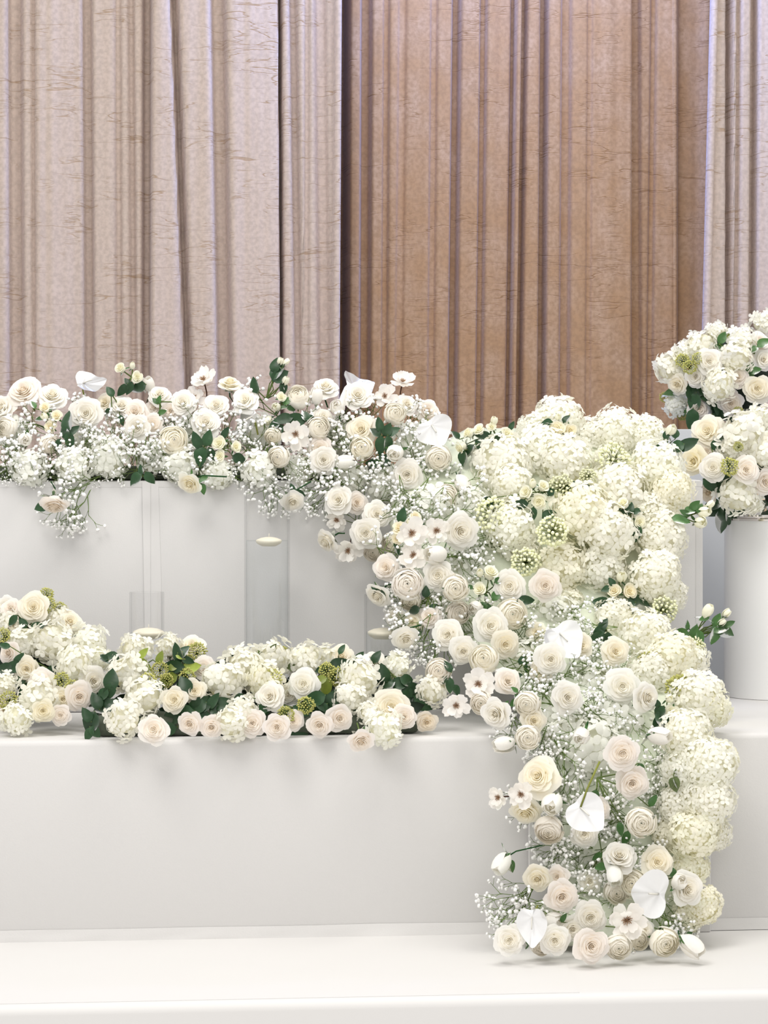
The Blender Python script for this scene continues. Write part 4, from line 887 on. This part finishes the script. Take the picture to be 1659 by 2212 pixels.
j 365 1398 60 .1 .5 h | back row, beside the candle vase
j 500 1560 76 0 0 h3 | front row, beside a blush rose at the tray edge
j 590 1425 90 .1 .5 h | rear row, straight below the tall vase
j 660 1428 84 0 .5 h | rear row, above the whitest tray rose
j 775 1470 100 0 .25 h2 | tallest near the cascade, over the dark gap
j 755 1505 72 -.1 .1 h2 | below the tallest one near the cascade, beside twin blush roses
j 857 1440 66 .1 .4 h1 | thin, with green stems, closest to the short vase by the cascade
j 830 1572 82 0 -.1 h3 | front row under the largest cream rose
j 800 1540 52 -.1 0 h2 | small front one between twin blush roses and the largest cream rose
j 935 1490 72 .1 .1 h2 | standing between the tray and the cascade foot
j 525 1535 60 0 .1 h2 | small, over the blush rose of the front row
j 700 1425 70 0 .5 h-1 | rear row, behind the lime leaves near the cascade
r 415 1394 56 .1 .6 c | topmost in the tray, back row past the candle vase
r 420 1493 56 .05 .1 c3 | upper of two cream roses in the dark gap of the tray
r 375 1512 58 -.1 0 c3 | lower of two cream roses in the dark gap of the tray
r 331 1576 64 0 .05 p4 | facing front, first on the tray edge at its outer end
r 409 1565 52 -.05 -.35 p3 | drooping, second on the tray edge from the outer end
r 457 1572 50 0 -.3 p3 | drooping, third on the tray edge from the outer end
r 440 1442 52 0 .3 p1 | back, beside the dark round leaves of the tray
r 545 1562 60 .05 0 p3 | facing front, in the middle of the tray edge
r 583 1504 66 -.1 .2 w3 | leaning, above the middle of the tray edge
r 655 1478 64 .05 .1 w3 | whitest, with open heart, beside the lime leaves of the tray
r 622 1500 44 -.3 .1 w1 | behind the whitest open rose of the tray
r 598 1572 60 0 -.1 p4 | squashed, below the leaning white rose of the tray
r 634 1558 46 .2 0 p2 | behind the squashed rose of the tray edge
r 690 1567 58 -.05 -.2 p3 | first of the twins in the dark part of the tray edge
r 735 1553 56 .15 -.05 p3 | second and higher of the twins in the dark part of the tray edge
r 780 1603 60 0 -.55 p4 | dropping over the bench edge below the tray
r 845 1527 80 0 .2 c3 | largest of the tray, near the cascade
r 874 1549 54 .2 0 p3 | against the largest cream rose of the tray
r 738 1417 56 0 .5 c | back row of the tray, with a dark leaf in front
r 812 1430 52 .1 .4 w | back row, beside the short vase by the cascade
r 922 1561 48 .2 -.2 k1 | last of the tray, drooping on the bench by the cascade
g 320 1474 44 0 .2 w3 | round, in front of the lime leaves at the tray's outer end
g 345 1447 40 .05 .3 w2 | tall, between lime and dark leaves at the tray's outer end
g 404 1462 40 .2 .2 w2 | side-growing, above the two cream roses of the tray
g 425 1408 46 .1 .5 w1 | at the back, beside the topmost tray rose
g 588 1466 46 0 .4 w3 | growing over the leaning white rose of the tray
g 706 1448 38 0 .4 w2 | upper one beside the whitest tray rose
g 728 1462 46 .1 .2 w2 | yellowest, beside the whitest tray rose
g 661 1523 42 .1 0 w3 | flat, under the whitest tray rose
g 612 1410 32 .1 .8 w | pointing up before the tall vase
g 617 1545 42 0 .2 w4 | sitting on the squashed tray rose
g 360 1470 34 0 .2 w2 | small, beneath the dark round leaves of the tray
l 310 1438 0 x l f 304 1437 42 340; f 308 1412 30 50; f 345 1422 28 80 | of bright leaves at the tray's outer end
l 400 1440 0 x l f 412 1442 40 20; f 392 1416 28 350; f 365 1466 40 200; f 375 1440 26 30 | of bright leaves over the two cream roses of the tray
l 380 1440 0 x d f 384 1412 44 110; f 374 1440 50 180; f 395 1408 30 60; f 405 1426 30 340; f 352 1486 30 300; f 390 1478 30 60 | of dark round leaves near the candle vase
l 240 1425 0 x d f 240 1421 38 170; f 225 1420 20 150 | poking out level between mound and tray
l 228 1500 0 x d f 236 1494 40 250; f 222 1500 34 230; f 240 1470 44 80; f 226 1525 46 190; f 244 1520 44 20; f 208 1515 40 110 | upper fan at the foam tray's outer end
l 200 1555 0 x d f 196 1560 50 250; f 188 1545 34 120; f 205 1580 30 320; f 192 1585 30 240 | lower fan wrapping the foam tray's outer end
l 705 1480 0 x l f 703 1482 44 290; f 690 1470 36 200; f 635 1510 36 190; f 640 1480 34 100 | of bright leaves beside the whitest tray rose
l 735 1440 0 x d f 731 1436 42 30; f 738 1403 24 60; f 775 1420 30 50; f 696 1446 28 190 | of round leaves before the back cream rose of the tray
l 850 1460 0 x d f 830 1455 40 110; f 866 1475 44 20; f 838 1478 34 200; f 880 1470 34 340; f 893 1500 60 315; f 905 1520 56 340; f 880 1500 44 290; f 812 1420 28 70 | of big leaves beside the largest cream rose of the tray
l 690 1515 0 x d f 680 1510 50 200; f 705 1520 50 340; f 690 1535 46 220; f 720 1510 44 60; f 740 1520 44 330; f 660 1545 40 250; f 760 1560 44 20; f 715 1580 50 10; f 770 1545 40 310 | in the dark gap above the twin blush roses
l 420 1530 0 x d f 425 1525 46 200; f 440 1520 44 30; f 460 1515 40 60; f 395 1540 50 190; f 440 1545 44 330; f 370 1550 46 210; f 360 1575 46 190; f 480 1520 40 20; f 470 1535 40 350; f 400 1480 40 120 | in the dark gap below the two cream roses
l 640 1530 0 x d f 650 1535 40 330; f 560 1535 44 200; f 640 1590 40 10; f 570 1530 40 240; f 515 1510 34 200; f 550 1585 40 190 | under the leaning white rose of the tray
l 600 1408 0 x o f 588 1402 26 60; f 632 1440 24 20; f 560 1410 20 120; f 560 1490 26 240 | poking up at the back before the tall vase
@U
r 1533 780 58 -.1 .1 w2 | largest on the front of the upper ball
r 1502 814 48 -.3 0 w1 | lower beside the largest of the upper ball
r 1462 832 46 -.5 -.3 c1 | tipped down at the upper ball's outer rim
r 1510 883 50 -.1 -.2 p1 | lowest in the dark underside of the upper ball
r 1580 872 56 0 -.1 p1 | lower middle of the upper ball, above the mirrored tray
r 1594 813 48 .1 .1 p1 | in the centre of the upper ball, beside the big green leaf
r 1638 840 62 .1 0 c2 | near the picture edge, low on the upper ball
r 1617 770 42 .1 .2 p | small, high on the upper ball
r 1650 777 46 .2 .1 w | at the picture edge, middle of the upper ball
r 1642 737 50 .1 .5 p | top near the picture edge, upper ball
j 1515 748 76 -.2 .4 h | at the upper ball's sloping shoulder
j 1450 795 76 -.6 .1 h | outermost bulge of the upper ball
j 1590 772 76 0 .3 h1 | above the green leaf of the upper ball
j 1553 832 78 -.05 -.05 h2 | hanging in the centre of the upper ball
j 1600 735 66 .1 .6 h | topmost of the upper ball near the picture edge
j 1462 872 60 -.5 -.4 f | shaded, low on the outer side of the upper ball
j 1548 718 50 -.1 .7 h | little, sticking up highest on the upper ball
j 1480 765 56 -.4 .4 h | small, between outer bulge and sloping shoulder of the upper ball
j 1650 700 60 .2 .7 h-1 | topmost of the upper ball cut by the picture edge
j 1630 905 60 .1 -.3 h1 | hanging under the upper ball at the picture edge
g 1474 779 34 -.2 .2 w1 | dark, upper of two in the upper ball's outer side
g 1490 793 34 -.1 .1 w2 | yellow, lower of two in the upper ball's outer side
g 1508 774 30 -.1 .2 w2 | beside the largest rose of the upper ball
g 1436 858 26 -.4 -.2 w | at the upper ball's outermost lower rim
g 1474 896 28 -.3 -.5 w | hanging lowest from the upper ball's outer side
g 1594 888 24 .1 -.4 w2 | hanging beside the lower middle rose of the upper ball
l 1452 848 0 x m f 1450 848 38 190; f 1474 882 36 280; f 1494 766 30 100; f 1476 806 30 330 | on the outer side of the upper ball
l 1520 850 0 x d f 1495 845 46 90; f 1512 840 44 40; f 1530 860 46 330; f 1500 870 46 260; f 1540 875 50 300; f 1555 880 46 280; f 1495 905 46 265; f 1550 850 44 20; f 1560 900 44 350; f 1590 905 40 10 | filling the dark underside of the upper ball
l 1612 800 0 x m f 1610 798 46 40; f 1620 812 34 300; f 1575 800 30 300; f 1568 796 26 250; f 1560 730 30 60; f 1556 752 34 330; f 1630 800 30 20; f 1650 740 34 30; f 1628 755 26 200 | in the centre of the upper ball
l 1580 720 0 x l f 1582 727 30 10; f 1590 722 24 30; f 1512 758 24 100 | sprouting on top of the upper ball
@L
r 1527 930 70 -.25 .2 c2 | uppermost and largest of the lower ball
r 1497 996 62 -.45 0 y2 | outermost, yellow-hearted, of the lower ball
r 1540 1010 60 -.2 -.05 w3 | overlapping the yellow-hearted rose of the lower ball
r 1527 975 40 -.2 .1 p | tucked between the three front roses of the lower ball
r 1613 1015 60 0 .05 p3 | showing its whole spiral in the front of the lower ball
r 1655 1042 58 .2 0 p2 | cut by the picture edge, on the lower ball
r 1529 1066 46 -.4 -.3 k | shaded, hanging under the lower ball beside the cylinder
j 1610 940 110 -.05 .3 h1 | large, crowning the lower ball
j 1645 905 70 .1 .5 h | at the picture edge on top of the lower ball
j 1595 1068 92 -.1 -.2 h2 | at the bottom of the lower ball, above the cylinder rim
j 1648 975 80 .15 .1 h1 | at the picture edge in the middle of the lower ball
j 1585 970 60 -.2 .1 h1 | small, under the crowning one of the lower ball
j 1630 1090 44 .1 -.4 h2 | a few florets dropping toward the cylinder rim
g 1576 1008 44 -.2 .1 w3 | tall, beside the spiral blush rose of the lower ball
g 1595 965 24 -.1 .3 w3 | tiny, inside the crowning hydrangea of the lower ball
l 1560 1030 0 x d f 1535 1048 44 320; f 1558 1045 40 280; f 1562 1000 40 80; f 1550 960 34 40; f 1560 950 34 60; f 1565 985 40 90; f 1570 1020 40 100; f 1562 1070 44 260 | dividing the lower ball's roses from its hydrangeas
l 1555 1100 0 x d f 1540 1090 40 190; f 1560 1125 50 285; f 1545 1102 44 200; f 1580 1112 40 270; f 1600 1110 40 300; f 1620 1112 36 280; f 1650 1090 44 40; f 1640 1075 40 330; f 1655 1105 40 300; f 1575 1095 40 250 | hanging over the cylinder rim from the lower ball
l 1585 985 0 x l f 1583 985 40 300; f 1588 978 26 30; f 1620 905 26 80 | of bright leaves above the spiral blush rose of the lower ball
'''
zone = 'G'
for ln in DATA.strip().splitlines():
    ln = ln.strip()
    if ln.startswith('@'): zone = ln[1:]
    elif ln: plant(zone, ln)
breath('G', '20 990,55 975,90 985,130 980,20 1015,70 1010,110 1010,150 1005,185 960,215 950,235 975,40 985 250,180 990,155 880,245 930,60 890,150 1020 230 110,95 930,300 965')
breath('G', '275 960,320 970,350 965,345 985,290 1000,335 1000,380 985,410 1000,345 930,395 940,440 950,410 905,540 950,560 965,530 985,520 940,480 1000,440 1010,500 920,550 1000 200')
breath('G', '620 1010,650 985,590 960,560 1015 250,665 950,735 960,720 940,755 930,700 1020 220,740 1020,770 1000,800 1015,830 1015,890 990,900 960,885 930,920 1030,960 1020,905 905,930 950,650 900,540 870,815 890,760 895')
breath('G', '15 1022 250 60,45 1020 280 60,80 1024 200 60,210 1020 340 60,240 1022 10 60,270 1020 190 60,360 1022 350 60,385 1024 200 60,455 1024 180 60,490 1022 340 60,515 1022 190 60,640 1022 300 60,665 1024 200 60')
breath('G', '150 1070 235 120,160 1085 225 130,145 1110 240 110,130 1120 245 90,170 1060 215 120')
breath('G', '575 1080 262 110,597 1080 285 110,600 1060 300 90')
breath('G', '690 1055 190 100,680 1080 215 100,710 1040 170 110,700 1090 230 90,740 1040,780 1050,820 1055,850 1060,760 1120')
breath('C', '870 1080,900 1085,930 1090,900 1110,950 1110,1000 1100,860 1100,930 1180,1030 1160,1030 1190,1010 1210,970 1190,1000 1220,1010 1060,840 1200,930 1290,950 1300,940 1330,910 1310,890 1330 200,870 1320 200,900 1380 240,930 1400 230,880 1360 200,1010 1350,1020 1370,1060 1310,1040 1390,1130 1400,1150 1440,1130 1450,1120 1370,1150 1390,1180 1320,1220 1320,1250 1330,1270 1360,1160 1460,1100 1430,945 1410 240,1080 1180,850 1250 210,865 1215')
breath('C', '1180 1490,1175 1530,1200 1545,1160 1480,1220 1460,1250 1460,1280 1440,1280 1500,1300 1460,1240 1540,1280 1540,1310 1510,1320 1540,1300 1420,1350 1550,1390 1560,1180 1570,1220 1590,1150 1610 230,1190 1630,1300 1570,1360 1440,1270 1400,1400 1620,1420 1640,1130 1570,1090 1590 240 70,1380 1540')
breath('C', '1180 1640 210,1220 1650,1230 1690,1250 1700,1290 1690,1310 1660,1290 1720,1320 1720,1320 1760,1340 1750,1410 1650,1430 1700,1420 1740,1330 1800,1350 1830,1300 1820,1230 1820,1190 1830 200,1220 1850,1290 1860,1260 1870,1240 1880,1140 1740 210,1160 1720,1400 1800,1430 1780,1390 1840,1440 1830,1210 1770')
breath('C', '1110 1950 215 130,1100 1970 225 130,1130 1930 220 120,1090 1985 200 110,1150 1960 200,1250 1940,1290 1930,1310 1950,1240 1910,1200 1960,1290 1880,1420 1990 290,1460 1995 300,1430 2000 280,1450 2010 320,1340 2050 270 70,1480 1970,1380 1900')
# ---------------------------------------------------------------- supports
def slab(name, rows, back, m, label, cat):
    v = []; f = []; n = 10
    for (y, x0, x1, Yf) in rows:
        for k in range(n):
            a = k / (n - 1) * math.pi; u = (1 - math.cos(a)) / 2; px = x0 + (x1 - x0) * u
            v.append(W(px, y, Yf + 0.05 * (1 - math.sin(a))))
    c = len(rows)
    f += [(i * n + k, i * n + k + 1, (i + 1) * n + k + 1, (i + 1) * n + k) for i in range(c - 1) for k in range(n - 1)]
    o = put(name, mesh(name, v, f, m)); md = o.modifiers.new('thickness', 'SOLIDIFY'); md.thickness = 0.02; md.offset = 1
    return tag(o, label, cat)
slab('cascade_foam_base', [(y, a, b, lerp(ZONE['C'], y) + (.055 if y < 1560 else .032)) for y, a, b in ((925, 1010, 1430), (985, 900, 1430), (1050, 850, 1430), (1130, 840, 1425), (1220, 880, 1415), (1310, 930, 1420), (1390, 1000, 1440), (1460, 1090, 1480), (1540, 1150, 1520), (1600, 1180, 1530), (1700, 1210, 1530), (1800, 1215, 1510), (1900, 1210, 1490), (1980, 1180, 1470), (2030, 1180, 1440))], .05, M['netting'], 'pale foam base hidden behind the cascading flowers', 'floral base')
bd = W(1120, 1700, BY).x; be_ = W(1531, 1700, BY).x
tag(put('white_backing_board', rbox('backing_board', M['cloth'], bd + .02, be_, BY - 0.022, BY - 0.014, 0.0005, 0.40, 0.002, 1)), 'thin white board leaning on the bench front behind the lowest flowers', 'board')
gx0, gx1 = tx0 + 0.1, W(985, 1000, TY).x
tag(put('garland_foam_base', rbox('garland_foam', M['foam'], gx0, gx1, TY + 0.05, TY + 0.17, TZ + .001, TZ + 0.035, 0.012, 2)), 'low green foam strip on the table edge holding the garland', 'floral base')
q0 = W(207, 1570, 5.86); q1 = W(905, 1570, 5.86)
tag(put('foam_tray', rbox('foam_tray', M['foam'], q0.x, q1.x, 5.835, 5.97, BZ + .001, BZ + .048, 0.016, 3)), 'dark green foam tray under the long flower arrangement on the bench', 'floral base')
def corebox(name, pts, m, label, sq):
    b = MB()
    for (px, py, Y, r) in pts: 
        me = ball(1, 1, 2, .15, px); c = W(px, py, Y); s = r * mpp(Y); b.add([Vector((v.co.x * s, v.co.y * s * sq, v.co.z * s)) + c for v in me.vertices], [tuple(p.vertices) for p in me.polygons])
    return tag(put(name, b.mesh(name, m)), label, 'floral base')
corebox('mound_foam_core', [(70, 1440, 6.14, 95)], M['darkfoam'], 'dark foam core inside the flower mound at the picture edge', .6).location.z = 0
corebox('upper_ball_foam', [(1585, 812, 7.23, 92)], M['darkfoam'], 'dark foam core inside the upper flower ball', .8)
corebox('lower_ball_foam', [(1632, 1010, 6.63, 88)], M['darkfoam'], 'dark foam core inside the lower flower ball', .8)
# dark foliage bed of the tray
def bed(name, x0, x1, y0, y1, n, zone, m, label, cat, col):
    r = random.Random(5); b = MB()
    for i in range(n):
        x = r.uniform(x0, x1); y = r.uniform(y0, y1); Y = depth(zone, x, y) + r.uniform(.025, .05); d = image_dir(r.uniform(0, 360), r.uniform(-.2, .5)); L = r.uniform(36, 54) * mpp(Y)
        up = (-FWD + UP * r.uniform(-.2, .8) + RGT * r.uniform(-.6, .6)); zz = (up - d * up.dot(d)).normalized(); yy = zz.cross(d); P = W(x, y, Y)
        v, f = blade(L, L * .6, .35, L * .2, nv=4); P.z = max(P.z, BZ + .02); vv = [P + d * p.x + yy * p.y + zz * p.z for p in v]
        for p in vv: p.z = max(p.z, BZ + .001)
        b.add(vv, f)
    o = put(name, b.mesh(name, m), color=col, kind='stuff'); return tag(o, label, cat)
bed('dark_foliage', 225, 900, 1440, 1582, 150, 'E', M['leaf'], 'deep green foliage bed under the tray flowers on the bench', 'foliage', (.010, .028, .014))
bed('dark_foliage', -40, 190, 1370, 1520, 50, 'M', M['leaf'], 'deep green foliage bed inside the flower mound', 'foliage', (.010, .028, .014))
# flower stands under the two balls
def stand(px, zb, Y, ztop, label):
    c = W(px, 1000, Y); r = root('flower_stand', (c.x, Y, zb), label, 'stand'); h = ztop - zb
    put('base_plate', MB().lathe([(0, 0), (.062, 0), (.064, .004), (.062, .008), (0, .008)], 48).mesh('base_plate', M['metal']), r).data.set_sharp_from_angle(angle=.6)
    put('acrylic_block', rbox('acrylic_block', M['acrylic'], -.016, .016, -.016, .016, .009, .009 + .034, .002, 2), r)
    put('gold_collar', rbox('gold_collar', M['gold'], -.013, .013, -.013, .013, .044, .05, .002, 2), r)
    put('column', MB().tube([(0, 0, .05), (0, 0, h)], .012, k=16).mesh('column', M['gold']), r)
stand(1640, CYZ + .0015, 6.58, CYZ + .09, 'small mirrored stand on the white cylinder carrying the lower flower ball')
stand(1556, W(1500, 927, 7.0).z + .0005, 7.12, W(0, 870, 7.12).z, 'small mirrored stand on the back plinth carrying the upper flower ball')
# ---------------------------------------------------------------- vases
def vase(px, wpx, Y, ytop, ywater, cw, label, clabel):
    c = W(px, 1300, Y); Rr = wpx / 2 * mpp(Y); zt = W(px, ytop, Y).z; zw = W(px, ywater, Y).z; zb = BZ + .0005; h = zt - zb; t = .0035
    r = root('glass_vase', (c.x, Y, zb), label, 'vase')
    put('glass_body', MB().lathe([(0, 0), (Rr - .002, 0), (Rr, .002), (Rr, h - .001), (Rr - .001, h), (Rr - t + .001, h), (Rr - t, h - .001), (Rr - t, .012), (0, .012)], 64).mesh('glass_body', M['glass']), r).data.set_sharp_from_angle(angle=.3)
    ri = Rr - t - .0004
    put('water', MB().lathe([(0, .0125), (ri, .0125), (ri, zw - zb + .001), (ri - .002, zw - zb), (0, zw - zb)], 64).mesh('water', M['water']), r).data.set_sharp_from_angle(angle=.3)
    s = cw / 2 * mpp(Y); k = root('floating_candle', (c.x + .004, Y - .002, zw - .0005), clabel, 'candle', 'floating candles')
    put('wax_body', MB().lathe([(0, -s * .42), (s * .55, -s * .40), (s * .9, -s * .2), (s, -.002), (s * .99, s * .06), (s * .9, s * .12), (s * .6, s * .24), (s * .25, s * .30), (0, s * .30)], 48).mesh('wax_body', M['wax']), k)
    put('wick', MB().tube([(0, 0, s * .28), (.0006, 0, s * .28 + .009)], .0007, k=5).mesh('wick', M['wax']), k)
vase(577, 98, 6.24, 1037, 1168, 56, 'tall clear glass cylinder vase half full of water before the table front', 'cream floating candle in the tall glass vase')
vase(317, 74, 6.14, 1279, 1366, 68, 'short clear glass vase in front of the table seam, behind the tray arrangement', 'cream floating candle in the short vase at the table seam')
vase(824, 74, 6.14, 1284, 1366, 68, 'short clear glass vase against the edge of the flower cascade', 'cream floating candle in the short vase beside the cascade')
# ---------------------------------------------------------------- drapes
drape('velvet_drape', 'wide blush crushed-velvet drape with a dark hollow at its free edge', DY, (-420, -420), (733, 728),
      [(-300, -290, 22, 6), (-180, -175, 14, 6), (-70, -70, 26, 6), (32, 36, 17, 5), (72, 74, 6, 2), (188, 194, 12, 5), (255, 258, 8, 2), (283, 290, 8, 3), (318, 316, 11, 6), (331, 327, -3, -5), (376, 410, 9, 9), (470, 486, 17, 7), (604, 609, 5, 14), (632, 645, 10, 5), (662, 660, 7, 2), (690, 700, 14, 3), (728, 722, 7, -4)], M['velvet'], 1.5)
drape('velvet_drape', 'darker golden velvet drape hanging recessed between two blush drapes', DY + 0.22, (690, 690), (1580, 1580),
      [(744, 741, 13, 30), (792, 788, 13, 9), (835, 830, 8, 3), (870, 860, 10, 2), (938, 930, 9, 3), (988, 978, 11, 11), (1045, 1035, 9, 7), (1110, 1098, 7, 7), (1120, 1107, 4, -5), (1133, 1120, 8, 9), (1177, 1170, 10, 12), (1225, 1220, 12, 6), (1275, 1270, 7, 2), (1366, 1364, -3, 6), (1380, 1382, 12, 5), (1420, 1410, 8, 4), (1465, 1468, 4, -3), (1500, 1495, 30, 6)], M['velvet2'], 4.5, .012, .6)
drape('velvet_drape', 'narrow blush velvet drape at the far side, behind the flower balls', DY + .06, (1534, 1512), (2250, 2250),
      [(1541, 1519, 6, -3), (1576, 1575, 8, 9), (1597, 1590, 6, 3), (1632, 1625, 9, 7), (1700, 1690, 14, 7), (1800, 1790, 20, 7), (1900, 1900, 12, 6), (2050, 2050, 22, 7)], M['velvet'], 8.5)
